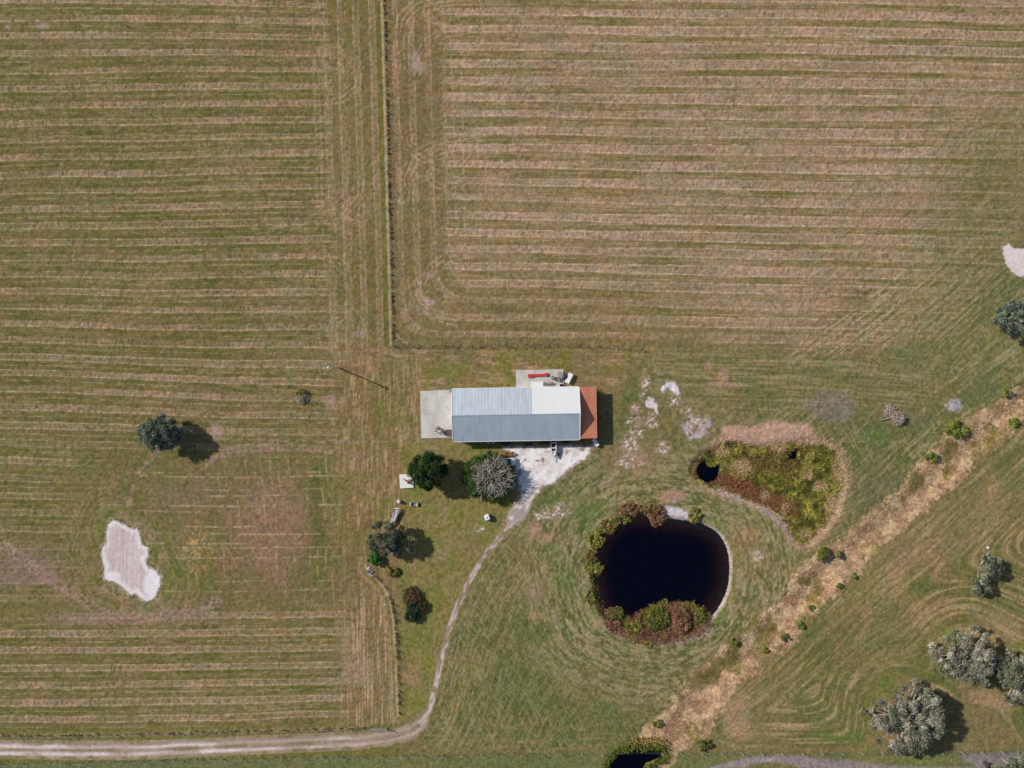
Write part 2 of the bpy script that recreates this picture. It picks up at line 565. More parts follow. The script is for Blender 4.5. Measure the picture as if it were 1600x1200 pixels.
# turning loops at row ends
for cx, cy, r0 in ((690, 25, 24), (655, 262, 22), (668, 478, 26), (540, 520, 40), (520, 95, 30), (548, 330, 30)):
    rr = np.hypot(U - cx, V - cy)
    mix(lin((164, 142, 112)), np.exp(-((rr - r0 * 0.6) / (r0 * 0.5)) ** 2) * sstep(.5, .75, vnoise(rr / 2.2, np.arctan2(V - cy, U - cx) * 2.5, 48)), 0.55)
for pth, cnt, w in (([(735, 8), (690, 10), (660, 18), (643, 36), (638, 70), (640, 110)], 4, .6), ([(735, 52), (700, 56), (676, 70), (662, 92), (655, 120)], 3, .5), ([(640, 190), (645, 222), (664, 238), (700, 230), (740, 226)], 3, .55),
                    ([(735, 232), (690, 240), (660, 256), (648, 280), (646, 320)], 4, .6), ([(700, 300), (676, 292), (664, 278), (668, 260)], 2, .5), ([(650, 430), (658, 462), (680, 484), (720, 496)], 3, .6), ([(740, 402), (705, 408), (680, 424), (668, 452)], 3, .5),
                    ([(505, 150), (530, 146), (548, 130), (553, 100)], 3, .5), ([(505, 330), (532, 326), (550, 306), (556, 270)], 3, .5), ([(505, 400), (530, 402), (552, 420), (560, 450)], 3, .5), ([(500, 570), (540, 562), (590, 540), (640, 556), (720, 560)], 3, .5)):
    ld_, ls_ = line_sd(U, V, pth)
    ld_ = ld_ + 3 * wob1
    for q_ in range(cnt):
        mix(lin((182, 158, 128)), np.exp(-((ld_ - q_ * 7.5) / 1.0) ** 2) * sstep(.25, .55, vnoise(ls_ / 5, ld_ * 0 + q_ * 3.3, 163)) * (ls_ > 1) * (ls_ < ls_.max() - 1), w)
# dry hay blotches
for cx, cy, rx, ry, w in ((655, 105, 12, 10, .7), (670, 430, 14, 12, .6), (650, 92, 8, 14, .6), (672, 472, 12, 6, .8), (1250, 48, 12, 6, .5), (1245, 22, 8, 8, .5), (68, 40, 14, 8, .6), (12, 42, 7, 6, .5), (203, 167, 10, 4, .5),
                          (67, 172, 8, 4, .5), (738, 359, 9, 4, .7), (560, 522, 14, 7, .6), (740, 213, 8, 4, .5), (800, 210, 9, 4, .5), (525, 300, 10, 6, .4), (300, 835, 30, 14, .4), (340, 675, 14, 16, .6), (335, 668, 9, 12, .5), (515, 628, 12, 14, .55)):
    q = np.hypot((U - cx) / rx, (V - cy) / ry) + 1.6 * wob1 + .6 * (fineA - .5)
    mix(lin((168, 144, 130)), 1 - sstep(0.4, 1.15, q), w)

# ---- zone between the fences and around the barn
zone = sstep(540, 552, V + 8 * wob1) * sstep(520, 580, U) * (1 - sstep(1020, 1120, U + 40 * wob2)) * (1 - sstep(1120, 1160, V))
mix(lin((122, 108, 68)), zone, 0.75)
st = vnoise(U / 22 + wob1 * 3, V / 2.0, 50)
north = zone * (1 - sstep(590, 625, V))
mix(lin((166, 136, 104)), north * sstep(.45, .75, st) * (0.4 + .6 * sstep(.4, .6, big3)), 0.75)
mix(lin((110, 112, 48)), north * sstep(.5, .65, fbm(U, V, 34, 9, 3)), 0.6)
vst = vnoise(U / 2.2, V / 22 + wob2 * 3, 51)
west = sstep(548, 575, V) * (1 - sstep(880, 940, V)) * sstep(500, 545, U + 30 * wob1) * (1 - sstep(648, 664, U + .03 * (V - 700)))
mix(lin((124, 106, 68)), west, 0.6)
mix(lin((170, 142, 108)), west * sstep(.48, .78, vst), 0.62)
mix(lin((108, 110, 50)), west * sstep(.55, .72, fbm(U, V, 40, 10, 3)), 0.55)
# lawn and yard south of the barn
lawn = sstep(686, 700, V + 12 * wob1) * sstep(618, 640, U + 20 * wob1) * (1 - sstep(1115, 1145, V)) * (1 - sstep(-4, 6, np.where(V > 800, d_road * 0 + (U - np.interp(V, [800, 868, 948, 1060, 1140], [812, 757, 714, 683, 650])), U - 800 - 0)))
mix(lin((122, 115, 64)), lawn, 0.85)
mix(lin((134, 126, 78)), lawn * sstep(.45, .75, vst), 0.5)
mix(lin((104, 118, 46)), lawn * sstep(.5, .68, fbm(U, V, 42, 12, 3)), 0.55)
mix(lin((142, 120, 88)), lawn * sstep(.56, .72, fbm(U, V, 24, 13, 3)), 0.5)
for cx, cy, rx, ry in ((735, 700, 26, 10), (762, 815, 26, 20), (650, 765, 16, 20), (672, 940, 20, 26), (605, 790, 20, 26)):
    q = np.hypot((U - cx) / rx, (V - cy) / ry) + 1.2 * wob2
    mix(lin((100, 116, 50)), (1 - sstep(0.3, 1.2, q)) * (.35 + .65 * fineB), 0.6)

# ---- meadow right of the drive and round the pond
mead = poly_sdf(U, V, [(806, 812), (850, 765), (925, 712), (950, 690), (1000, 560), (1040, 548), (1300, 560), (1480, 530), (1570, 420), (1700, 300), (1700, 560), (1560, 650), (1430, 770),
                       (1300, 880), (1130, 1045), (1040, 1150), (960, 1172), (660, 1172), (650, 1140), (684, 1065), (715, 955), (760, 875)])
mM = 1 - sstep(-8, 10, mead + 18 * wob1)
mix(lin((113, 108, 66)), mM, 0.92)
rd = np.abs(d_pond)
ang = np.arctan2(V - 895, U - 1035)
ring_w = (1 - sstep(70, 150, d_pond)) * sstep(-2, 2, d_pond)
ringst = vnoise(d_pond / 2.0, ang * 26 + wob1 * 3, 52)
dgst = .6 * vnoise(d_ditch / 2.2 + 2 * wob2, s_ditch / 17 + wob1 * 3, 53) + .4 * vnoise(d_ditch / 4.0, s_ditch / 40, 153)
rdst = vnoise(d_road / 2.2, s_road / 26 + wob1 * 3, 54)
gmix = sstep(.42, .62, fbm(U, V, 70, 14, 4))
mix(lin((92, 101, 52)), mM * gmix, 0.7)
mix(lin((90, 99, 52)), mM * (1 - sstep(900, 1000, U)) * sstep(.35, .6, fbm(U, V, 50, 99, 3)), 0.55)
hair = vnoise((U * .5 + V * .87) / 14 + 4 * wob2, (U * .87 - V * .5) / 1.9 + 6 * wob1, 86)
mix(lin((146, 136, 94)), mM * sstep(.62, .85, hair), 0.45)
mix(lin((76, 84, 42)), mM * (1 - sstep(.12, .34, hair)), 0.5)
near_road = mM * (1 - sstep(60, 170, np.abs(d_road))) * sstep(790, 830, V)
east = mM * sstep(1040, 1120, U) * (1 - ring_w)
mix(lin((148, 134, 92)), near_road * sstep(.55, .8, rdst), 0.55)
rings = vnoise(d_pond / 3.4 + .6 * wob1, ang * 9, 91)
mix(lin((152, 138, 102)), mM * ring_w * sstep(.5, .75, rings), 0.6)
mix(lin((160, 146, 110)), mM * ring_w * sstep(.55, .85, ringst), 0.6)
mix(lin((84, 92, 48)), mM * ring_w * (1 - sstep(.2, .45, .5 * rings + .5 * ringst)), 0.6)
mix(lin((156, 142, 104)), east * sstep(.5, .8, dgst), 0.6)
mix(lin((84, 92, 48)), east * (1 - sstep(.2, .42, dgst)), 0.4)
flat = mM * (1 - sstep(625, 665, V + 30 * wob1)) * sstep(1000, 1040, U) * (1 - sstep(1400, 1520, U))
hz_ = vnoise(U / 40, (V - .03 * (U - 1000) + .0006 * np.clip(U - 1200, 0, None) ** 2 * -.3) / 2.3, 154)
mix(lin((116, 110, 68)), flat, .6)
mix(lin((152, 136, 98)), flat * sstep(.5, .8, hz_), .55)
mix(lin((86, 92, 48)), flat * (1 - sstep(.15, .4, hz_)), .45)
lowr = mM * sstep(1000, 1080, V) * (1 - sstep(930, 1040, U))
crs = vnoise((U + V * .55) / 2.2, (V - U * .55) / 22, 55)
mix(lin((140, 130, 86)), lowr * sstep(.5, .8, crs), 0.45)
hs = lowr * sstep(1120, 1150, V)
mix(lin((136, 122, 78)), hs * sstep(.45, .75, vnoise(U / 40, V / 2.4, 56)), 0.6)
mix(lin((100, 104, 70)), mM * sstep(.5, .7, fbm(U, V, 55, 15, 4)) * sstep(1240, 1340, U), 0.5)
mix(lin((126, 116, 108)), mM * (1 - sstep(.5, 1.1, np.hypot((U - 1290) / 48, (V - 636) / 26) + 1.5 * wob1)), 0.5)
mix(lin((138, 116, 82)), mM * (1 - sstep(.3, 1.3, np.hypot((U - 990) / 50, (V - 715) / 36) + 1.6 * wob1)) * (.5 + .5 * fineB), 0.85)
wp_, ws_ = line_sd(U, V, [(1008, 575), (1000, 620), (992, 660), (986, 700), (975, 735), (930, 770), (870, 800)])
mix(lin((156, 132, 104)), (1 - sstep(2, 12, np.abs(wp_) + 22 * wob1)) * sstep(.35, .6, fineB), .6)
mix(lin((150, 124, 88)), mM * (1 - sstep(.3, 1.1, np.hypot((U - 1172) / 40, (V - 858) / 52) + 1.2 * wob1)) * (.4 + .6 * ringst), 0.6)
for cx, cy, rx, ry in ((905, 790, 40, 26), (862, 790, 20, 14), (878, 905, 20, 26), (1046, 628, 12, 10), (1092, 690, 10, 16), (920, 830, 12, 30), (1305, 600, 26, 18), (1370, 680, 26, 18), (860, 860, 26, 20), (935, 1105, 30, 14), (925, 800, 20, 14)):
    q = np.hypot((U - cx) / rx, (V - cy) / ry) + 1.6 * wob2 + .5 * (fineB - .5)
    mix(lin((94, 112, 52)), (1 - sstep(0.2, 1.2, q)) * (.3 + .7 * fineB), 0.75)
for cx, cy, rx, ry, w in ((835, 826, 12, 14, .7), (850, 840, 14, 6, .5), (1050, 775, 20, 12, .85), (1000, 718, 18, 10, .35), (845, 962, 22, 8, .4), (838, 925, 16, 16, .3), (905, 905, 6, 8, .4), (1120, 600, 16, 4, .6), (1130, 590, 8, 14, .6), (1105, 573, 6, 10, .6), (1140, 602, 20, 3, .5)):
    q = np.hypot((U - cx) / rx, (V - cy) / ry) + 1.6 * wob1 + .5 * (fineA - .5)
    mix(lin((166, 132, 110)), 1 - sstep(0.3, 1.1, q), w)
# diagonal tracks crossing the corner of the right field
tD = U * 0.60 + V * 0.80 + 10 * (fbm(U, V, 200, 16, 2) - .5)
sD = U * 0.80 - V * 0.60
dz = sstep(1220, 1440, U + 0.35 * (V - 250)) * (1 - sstep(530, 600, V + 30 * wob1)) * sstep(120, 260, V + .3 * (U - 1500)) * (1 - sstep(-40, 0, d_ditch * 0 + U - 1720))
dl = .6 * vnoise(tD / 3.0, sD / 40, 57) + .4 * vnoise(tD / 6.5, sD / 26, 98)
brkD = sstep(.3, .65, fbm(U, V, 40, 97, 3))
mix(lin((164, 146, 108)), dz * sstep(.62, .85, dl) * brkD, 0.75)
mix(lin((100, 98, 56)), dz * (1 - sstep(.12, .33, dl)) * brkD, 0.6)
for k_ in range(20):
    x0_ = 1215 + 19.5 * k_ + 7 * math.sin(k_ * 2.3)
    an_ = math.radians(37 + .45 * k_ + 3 * math.sin(k_ * 1.7))
    L_ = 260 + 130 * math.sin(k_ * 3.1) ** 2
    y0_ = 575 - 2.2 * k_
    w_ = 1.1 if k_ % 3 else 1.5
    ex_, ey_ = math.cos(an_), -math.sin(an_)
    al_ = (U - x0_) * ex_ + (V - y0_) * ey_
    ac_ = (U - x0_) * -ey_ + (V - y0_) * ex_ + .00022 * (al_ - 150) ** 2
    seg_ = sstep(0, 40, al_) * (1 - sstep(L_ - 70, L_, al_)) * sstep(.2, .55, vnoise(al_ / 9, al_ * 0 + k_, 170))
    mix(lin((176, 156, 118)), np.exp(-(ac_ / w_) ** 2) * seg_, .7)
    mix(lin((88, 88, 50)), np.exp(-((ac_ - 3.4) / 1.7) ** 2) * seg_, .45)
    mix(lin((176, 156, 118)), np.exp(-((ac_ - 10) / w_) ** 2) * seg_, .55)
mix(lin((100, 106, 60)), dz * sstep(1380, 1500, U + .4 * (V - 400)), 0.4)

# ---- field beyond the ditch, mown in loops
FE = [(1760, 600), (1640, 632), (1560, 706), (1470, 790), (1360, 880), (1270, 968), (1190, 1045), (1130, 1095), (1108, 1130), (1120, 1160), (1150, 1168), (1340, 1166), (1356, 1125), (1362, 1085), (1395, 1055), (1470, 1085), (1560, 1110), (1600, 1165), (1760, 1165)]
dE = poly_sdf(U, V, FE)
mE = 1 - sstep(-5, 7, dE + 10 * wob1)
mix(lin((124, 113, 70)), mE, 0.95)
tE = -dE
for cx, cy, r0 in ((1425, 1125, 66), (1512, 1026, 50), (1592, 1058, 42)):
    dd = np.hypot(U - cx, V - cy) - r0
    h2 = np.clip(.5 + .5 * (dd - tE) / 46, 0, 1)
    tE = dd * (1 - h2) + tE * h2 - 46 * h2 * (1 - h2)
tE = tE + 7 * (fbm(U, V, 120, 17, 2) - .5)
sE = U * .75 - V * .66
eln = .6 * vnoise(tE / 3.3, sE / 60, 58) + .4 * vnoise(tE / 2.1, sE / 30, 85)
eln2 = vnoise(tE / 2.0, sE / 18, 59)
mix(lin((92, 102, 52)), mE * sstep(.42, .6, fbm(U, V, 80, 18, 3)), 0.6)
mix(lin((170, 146, 106)), mE * sstep(.48, .68, eln) * (.2 + .9 * eln2) * (.4 + .6 * sstep(.3, .6, fbm(U, V, 60, 92, 3))), 0.8)
mix(lin((86, 96, 48)), mE * (1 - sstep(.25, .42, eln)), 0.45)
for cx, cy, rx, ry, w in ((1150, 1115, 30, 30, .85), (1160, 1140, 40, 20, .7), (1545, 1095, 44, 34, .7), (1560, 985, 40, 24, .45), (1460, 860, 90, 40, .3), (1380, 960, 60, 40, .15), (1500, 800, 60, 60, .2)):
    q = np.hypot((U - cx) / rx, (V - cy) / ry) + 1.5 * wob1
    mix(lin((168, 136, 104)), (1 - sstep(.4, 1.2, q)) * mE * (.55 + .45 * eln2), w)
for cx, cy, rx, ry in ((1385, 1070, 22, 22), (1365, 1120, 12, 40), (1492, 995, 20, 16), (1320, 1150, 50, 8), (1480, 985, 14, 12), (1356, 1180, 18, 16), (1590, 1010, 12, 8), (1478, 1040, 8, 12)):
    q = np.hypot((U - cx) / rx, (V - cy) / ry) + 1.3 * wob2
    mix(lin((100, 118, 52)), (1 - sstep(.3, 1.25, q)) * (.35 + .65 * fineB), 0.75)

# ---- lower left: worn ground round the sand patch
worn = sstep(690, 740, V + 30 * wob1) * (1 - sstep(925, 965, V + 30 * wob2)) * sstep(100, 190, U + 40 * wob1) * (1 - sstep(500, 560, U + 20 * wob2))
mix(lin((114, 104, 64)), worn, 0.85)
mix(lin((100, 106, 50)), worn * sstep(.45, .62, fbm(U, V, 60, 19, 3)), 0.6)
q = np.hypot((U - 425) / 90, (V - 820) / 95) + 1.3 * wob1
mix(lin((146, 114, 94)), (1 - sstep(.3, 1.25, q)) * (.5 + .5 * fineB), 0.85)
mix(lin((128, 108, 84)), (1 - sstep(.3, 1.1, np.hypot((U - 300) / 70, (V - 775) / 50) + 1.5 * wob2)) * (.4 + .6 * fineB), .6)
q = np.hypot((U - 310) / 26, (V - 860) / 46) + 1.0 * wob2
mix(lin((176, 142, 88)), (1 - sstep(.3, 1.2, q)) * sstep(.5, .7, vnoise(U / 2.6, V / 3.4, 60)), 0.8)
q = np.hypot((U - 400) / 20, (V - 790) / 14)
mix(lin((176, 142, 88)), (1 - sstep(.3, 1.2, q)) * sstep(.55, .7, vnoise(U / 2.6, V / 3.4, 61)), 0.6)
mix(lin((84, 88, 46)), np.exp(-((U - 496 - .02 * (V - 780)) / 11) ** 2) * sstep(705, 740, V) * (1 - sstep(850, 880, V)), 0.6)
mix(lin((150, 122, 104)), np.exp(-((V - 962 - 12 * np.sin((U - 40) / 90) * sstep(300, 0, U) - .0 * U) / 11) ** 2) * sstep(40, 110, U) * (1 - sstep(250, 420, U + 60 * wob1)) * (.5 + .5 * fineB), 0.75)
q = np.hypot((U - 40) / 60, (V - 890) / 40) + 1.6 * wob1
mix(lin((132, 112, 98)), (1 - sstep(.3, 1.1, q)), 0.6)
mix(lin((100, 112, 48)), (1 - sstep(2, 26, np.abs(poly_sdf(U, V, SAND_A) - 12) + 14 * wob1)), 0.4)
for v0, w in ((771, .5), (788, .5), (796, .4), (819, .5), (831, .45), (846, .45), (853, .4), (735, .5), (742, .4), (868, .4), (762, .35), (712, .4), (905, .3), (920, .4)):
    vv = v0 + 6 * np.sin((U - 150) / 130.) * .6 + 2.5 * (vnoise(U / 70, U * 0 + v0, 62) - .5)
    mix(LINE, np.exp(-((V - vv) / 1.0) ** 2) * worn * sstep(.2, .5, vnoise(U / 9, U * 0 + v0, 63)) * (.15 + .85 * sstep(.4, .6, vnoise(U / 60 + v0, V / 30, 162))), w * 1.6)
for u0, w in ((412, .35), (428, .35), (440, .3), (456, .3), (470, .4), (389, .25), (505, .4), (515, .4), (290, .2), (302, .2), (345, .25), (356, .25), (370, .2), (480, .3), (492, .3), (524, .35), (534, .35)):
    uu = u0 + .06 * (V - 800) + 8 * (vnoise(V / 90, V * 0 + 3, 161) - .5) + 2 * (vnoise(V / 50, V * 0 + u0, 64) - .5)
    mix(LINE, np.exp(-((U - uu) / 1.0) ** 2) * worn * sstep(.25, .5, vnoise(V / 6, V * 0 + u0, 65)) * sstep(.45, .65, vnoise(V / 38 + u0, U / 30, 160)), w * 1.6)
for pth, w in (([(0, 850), (50, 885), (105, 925), (170, 962), (230, 968), (290, 955), (340, 940)], 12), ([(330, 715), (400, 705), (470, 700), (560, 712)], 5), ([(300, 745), (360, 700), (440, 690), (560, 690)], 4), ([(250, 700), (215, 740), (200, 790)], 5)):
    pd_, ps_ = line_sd(U, V, pth)
    mix(lin((150, 124, 108)), (1 - sstep(w * .5, w * 1.3, np.abs(pd_) + 18 * np.abs(wob1))) * sstep(.3, .6, .5 * fineA + .5 * vnoise(ps_ / 20, pd_ / 2.0, 156)), .75)
# headland at the right end of the lower left field
hw = sstep(520, 560, U + 24 * wob1) * (1 - sstep(612, 622, U)) * sstep(905, 960, V + 20 * wob2) * (1 - sstep(1130, 1140, V))
mix(lin((122, 106, 68)), hw, 0.6)
mix(lin((172, 148, 114)), hw * sstep(.5, .75, vnoise(U / 2.0, V / 40, 66)), 0.75)
q = np.hypot((U - 560) / 34, (V - 1055) / 40) + 1.6 * wob1
mix(lin((160, 132, 106)), (1 - sstep(.3, 1.1, q)) * hw, 0.6)
for lf, sgn in ((LANE_FENCE, 1),):
    dl_, sl_ = line_sd(U, V, lf)
    mix(lin((178, 156, 120)), np.exp(-((dl_ - 3.2) / 1.6) ** 2), 0.9)
    mix(lin((170, 142, 112)), np.exp(-((dl_ - 13) / 3.0) ** 2) * (.4 + .6 * fineA), 0.55)
    mix(lin((106, 112, 46)), np.exp(-((dl_ - 7.8) / 2.0) ** 2), 0.6)

# ---- grass verge along the row fence, the road and the strip by the public road
dRow, sRow = line_sd(U, V, ROW_FENCE)
strip = sstep(1138, 1143, V + .02 * U - 3) * (1 - sstep(600, 660, U)) 
mix(lin((108, 106, 52)), strip, 0.9)
mix(lin((150, 130, 98)), np.exp(-((dRow) / 3.6) ** 2) * (.4 + .6 * fineA) * (1 - sstep(598, 606, U)), 0.85)
dRS, sRS = line_sd(U, V, ROADSIDE_FENCE)
south = sstep(-3, 2, dRS + 2 * wob1)
mix(lin((104, 110, 64)), south, 0.95)
mix(lin((120, 116, 70)), south * sstep(.45, .65, fbm(U, V, 50, 20, 3)), 0.6)
mix(lin((96, 106, 74)), south * (1 - sstep(200, 800, U)), 0.4)
TRK = [(1085, 1218), (1120, 1203), (1150, 1195), (1185, 1187), (1215, 1185), (1255, 1190), (1310, 1196), (1400, 1204), (1700, 1215)]
dT, sT = line_sd(U, V, TRK)
mix(lin((142, 130, 126)), (1 - sstep(5, 11, np.abs(dT) + 8 * wob1)), 0.85)
mix(lin((168, 158, 154)), (1 - sstep(2, 8, np.hypot((U - 1200) / 2.8, V - 1187) + 8 * wob1)), 0.8)
q = poly_sdf(U, V, [(1500, 1182), (1560, 1176), (1720, 1172), (1720, 1230), (1545, 1215), (1525, 1196)]) + 10 * wob1
mix(lin((134, 126, 122)), 1 - sstep(-3, 4, q), 0.85)

# ---- dirt road
ar = np.abs(d_road)
low = sstep(1118, 1158, V)
hw_r = 4.8 + 7.4 * low + 3.5 * np.exp(-((U - 640) / 40) ** 2) * sstep(1105, 1125, V)
nz = fbm(U, V, 16, 21, 3)
road_m = (1 - sstep(hw_r - 3.2, hw_r + 3.0, ar + 9 * (nz - .5))) * (1 - sstep(812, 806, V) * 0)
mix(lin((160, 138, 120)), road_m * (low + (1 - low) * (.45 + .5 * sstep(.35, .6, nz))), 0.9)
mix(lin((120, 110, 66)), road_m * low * np.exp(-((ar) / 2.6) ** 2) * sstep(.35, .55, vnoise(s_road / 26, s_road * 0, 67)), 0.85)
wheel = np.exp(-((ar - 5.6) / 3.4) ** 2) * low + np.exp(-((ar - 2.0) / 2.2) ** 2) * (1 - low)
mix(lin((222, 208, 208)), road_m * wheel * (low * (.25 + .65 * sstep(.3, .7, vnoise(s_road / 34, d_road / 9, 68))) + (1 - low) * .75 * sstep(.35, .7, vnoise(s_road / 9, d_road / 4, 157))) * (1 - .5 * sstep(330, 620, U) * low), 0.85)
mix(lin((170, 150, 132)), np.exp(-((ar - 13.6) / 1.0) ** 2) * low * (1 - sstep(560, 620, U)), 0.6)

# ---- gravel yard and sand
d_yard = poly_sdf(U, V, YARD)
ymask = 1 - sstep(-2.5, 2.5, d_yard + 15 * wob1 + 7 * (fineA - .5) + 6 * (fineB - .5))
mix(lin((176, 158, 140)), (1 - sstep(-2, 8, d_yard + 16 * wob1)) * sstep(.4, .6, fineA), .7)
mix(WHITE, ymask, 0.97)
mix(lin((196, 184, 178)), ymask * sstep(.5, .7, fineB), .4)
mix(lin((150, 112, 88)), ymask * (1 - sstep(.3, 1.1, np.hypot((U - 890) / 22, (V - 708) / 8) + 1.4 * wob1)) * sstep(.3, .55, fineA), 1.0)
mix(lin((150, 104, 88)), ymask * (1 - sstep(.3, 1.0, np.hypot((U - 846) / 16, (V - 762) / 7) + 1.2 * wob1)), .9)
mix(lin((128, 98, 84)), ymask * sstep(.68, .78, fbm(U, V, 9, 22, 2)), .8)
mix(lin((146, 120, 100)), ymask * (1 - sstep(.3, 1.0, np.hypot((U - 857) / 12, (V - 706) / 6) + 1.2 * wob1)), .6)
mix(lin((134, 112, 100)), ymask * sstep(752, 780, V + 10 * wob1) * sstep(.42, .58, fbm(U, V, 10, 23, 3)), .85)
mix(lin((176, 160, 158)), ymask * sstep(762, 785, V) * .5)
mix(lin((160, 132, 116)), ymask * sstep(.58, .72, fbm(U, V, 16, 158, 4)) * (.3 + .7 * sstep(745, 765, V)), .7)
def sand(poly, jag=7.0, inner=None, w=.97):
    d = poly_sdf(U, V, poly) + jag * wob1 + 4.5 * (fineA - .5)
    m = 1 - sstep(-1.3, 1.3, d)
    mix(lin((222, 213, 214)), m, w)
    return m, d
dA = poly_sdf(U, V, SAND_A)
angA = np.arctan2(V - 878, U - 205)
ringA = vnoise(dA / 3.2, angA * 8, 93)
wA = sstep(3, 8, dA) * (1 - sstep(40, 95, dA + 30 * wob1))
mix(lin((140, 122, 86)), wA * sstep(.45, .75, ringA), .5)
mix(lin((150, 124, 104)), wA * (1 - sstep(10, 45, dA + 20 * wob2)) * sstep(.4, .65, fbm(U, V, 22, 94, 3)), .5)
mix(lin((86, 92, 46)), wA * (1 - sstep(.15, .4, ringA)), .4)
mix(lin((186, 170, 160)), (1 - sstep(-1, 9, dA + 9 * wob1)) * sstep(.45, .65, fineA), .6)
mS1, dS1 = sand(SAND_A)
vs_st = vnoise(U / 1.4, V / 60, 70)
mix(lin((186, 163, 158)), mS1 * sstep(3, 10, -dS1 + 8 * wob2) * (1 - sstep(.5, 1.0, np.hypot((U - 172) / 20, (V - 900) / 14)) * 0), .55)
mix(lin((176, 152, 148)), mS1 * sstep(.5, .8, vs_st) * sstep(-4, -10, dS1), .45)
mix(lin((226, 220, 224)), mS1 * (1 - sstep(.6, 1.1, np.hypot((U - 178) / 14, (V - 900) / 10) + wob1)), .9)
mix(lin((226, 222, 226)), mS1 * (1 - sstep(.6, 1.1, np.hypot((U - 238) / 14, (V - 915) / 22) + wob1)), .85)
mS2, dS2 = sand(SAND_B)
mix(lin((214, 196, 188)), mS2, .5)
mS3, dS3 = sand(SAND_C, 12, w=.85)
mS4, dS4 = sand(SAND_D, 12, w=.8)
mix(lin((200, 178, 170)), np.clip(mS3 + mS4, 0, 1) * sstep(.4, .6, fineB), .5)
q = poly_sdf(U, V, [(1062, 664), (1085, 655), (1106, 648), (1112, 660), (1108, 676), (1092, 690), (1078, 690), (1068, 676)]) + 10 * wob1
mix(lin((186, 176, 176)), (1 - sstep(-3, 3, q)) * sstep(.38, .56, fbm(U, V, 7, 24, 2)), .85)
mix(lin((160, 130, 108)), (1 - sstep(-3, 3, q)) * sstep(.6, .5, fbm(U, V, 9, 25, 2)), .5)
for cx, cy, rx, ry in ((990, 660, 14, 11), (993, 640, 11, 8), (1018, 663, 12, 6), (985, 690, 14, 20), (986, 722, 18, 9), (1060, 627, 18, 14), (1036, 700, 14, 10), (1015, 650, 10, 8), (1004, 612, 8, 10), (1012, 592, 6, 8), (1072, 640, 12, 10), (1000, 676, 10, 10), (1088, 660, 26, 18), (860, 800, 18, 12), (875, 796, 16, 14), (840, 806, 10, 8), (1010, 600, 8, 14), (1490, 632, 14, 10), (1185, 868, 10, 10), (200, 788, 3, 3), (160, 790, 5, 4), (468, 838, 3, 3), (750, 826, 8, 5)):
    q = np.hypot((U - cx) / rx, (V - cy) / ry) + 1.2 * wob1
    mix(lin((160, 134, 108)), (1 - sstep(.3, 1.5, q)) * (.3 + .7 * fineB), .45)
    mix(lin((214, 198, 188)), (1 - sstep(.4, 1.2, q)) * sstep(.52, .68, vnoise(U / 2.0, V / 2.0, 71) * .6 + .4 * vnoise(U / 5, V / 5, 72)), .85)
q = np.hypot((U - 1492) / 13, (V - 632) / 11) + 1.6 * wob1
mix(lin((158, 156, 166)), (1 - sstep(.3, 1.1, q)), .6)
# mown reed litter north of the marsh
q = poly_sdf(U, V, [(1128, 668), (1150, 664), (1172, 668), (1200, 658), (1235, 659), (1262, 658), (1275, 668), (1272, 682), (1240, 690), (1190, 696), (1168, 694), (1150, 686), (1132, 690)]) + 14 * wob1 + 4 * (fineA - .5)
lit = vnoise((U * .95 + V * .3) / 9, (V * .95 - U * .3) / 1.7, 73)
mix(lin((188, 152, 130)), (1 - sstep(-3, 3, q)) * (.55 + .45 * lit), .95)
# banks of the marsh and pond
mb = np.exp(-((d_marsh - 4 + 8 * wob1) / 8) ** 2)
mix(lin((176, 146, 120)), mb * (.45 + .55 * fineA) * sstep(1085, 1110, U), .85)
mix(lin((172, 156, 150)), np.exp(-((poly_sdf(U, V, MARSH) - 5 + 5 * wob2) / 4) ** 2) * sstep(745, 765, V) * (1 - sstep(1225, 1245, U)) * sstep(1110, 1130, U), .75)
mix(lin((112, 106, 56)), 1 - sstep(-4, 4, d_marsh + 16 * wob1 + 6 * (fineB - .5)), .9)
mix(lin((90, 80, 50)), (1 - sstep(-10, -4, d_marsh)), .4)
pr = np.exp(-((d_pond - 3.0) / 2.6) ** 2)
mix(lin((162, 150, 140)), pr * sstep(1040, 1065, U + .2 * (900 - V)), .85)
mix(lin((200, 192, 190)), (1 - sstep(.5, 1.1, np.hypot((U - 1058) / 26, (V - 802) / 9 - (U - 1058) * .022) + 1.3 * wob1)), .85)
mix(lin((166, 142, 132)), np.exp(-((d_pond - 10 + 10 * wob1) / 8) ** 2) * sstep(965, 985, V) * (1 - sstep(1085, 1125, U)) , .85)
mix(lin((184, 160, 146)), (1 - sstep(.5, 1.1, np.hypot((U - 1103) / 14, (V - 985) / 12) + 1.3 * wob1)), .8)
mix(lin((96, 82, 56)), np.exp(-((d_pond - 1.5) / 5) ** 2) * (1 - sstep(940, 985, U)), .7)
mix(lin((150, 120, 84)), 1 - sstep(-4, 0, d_pond), .95)
mix(lin((124, 130, 66)), np.exp(-((d_pond - 11) / 4) ** 2) * sstep(1080, 1120, U) * (.5 + .5 * fineB), .6)
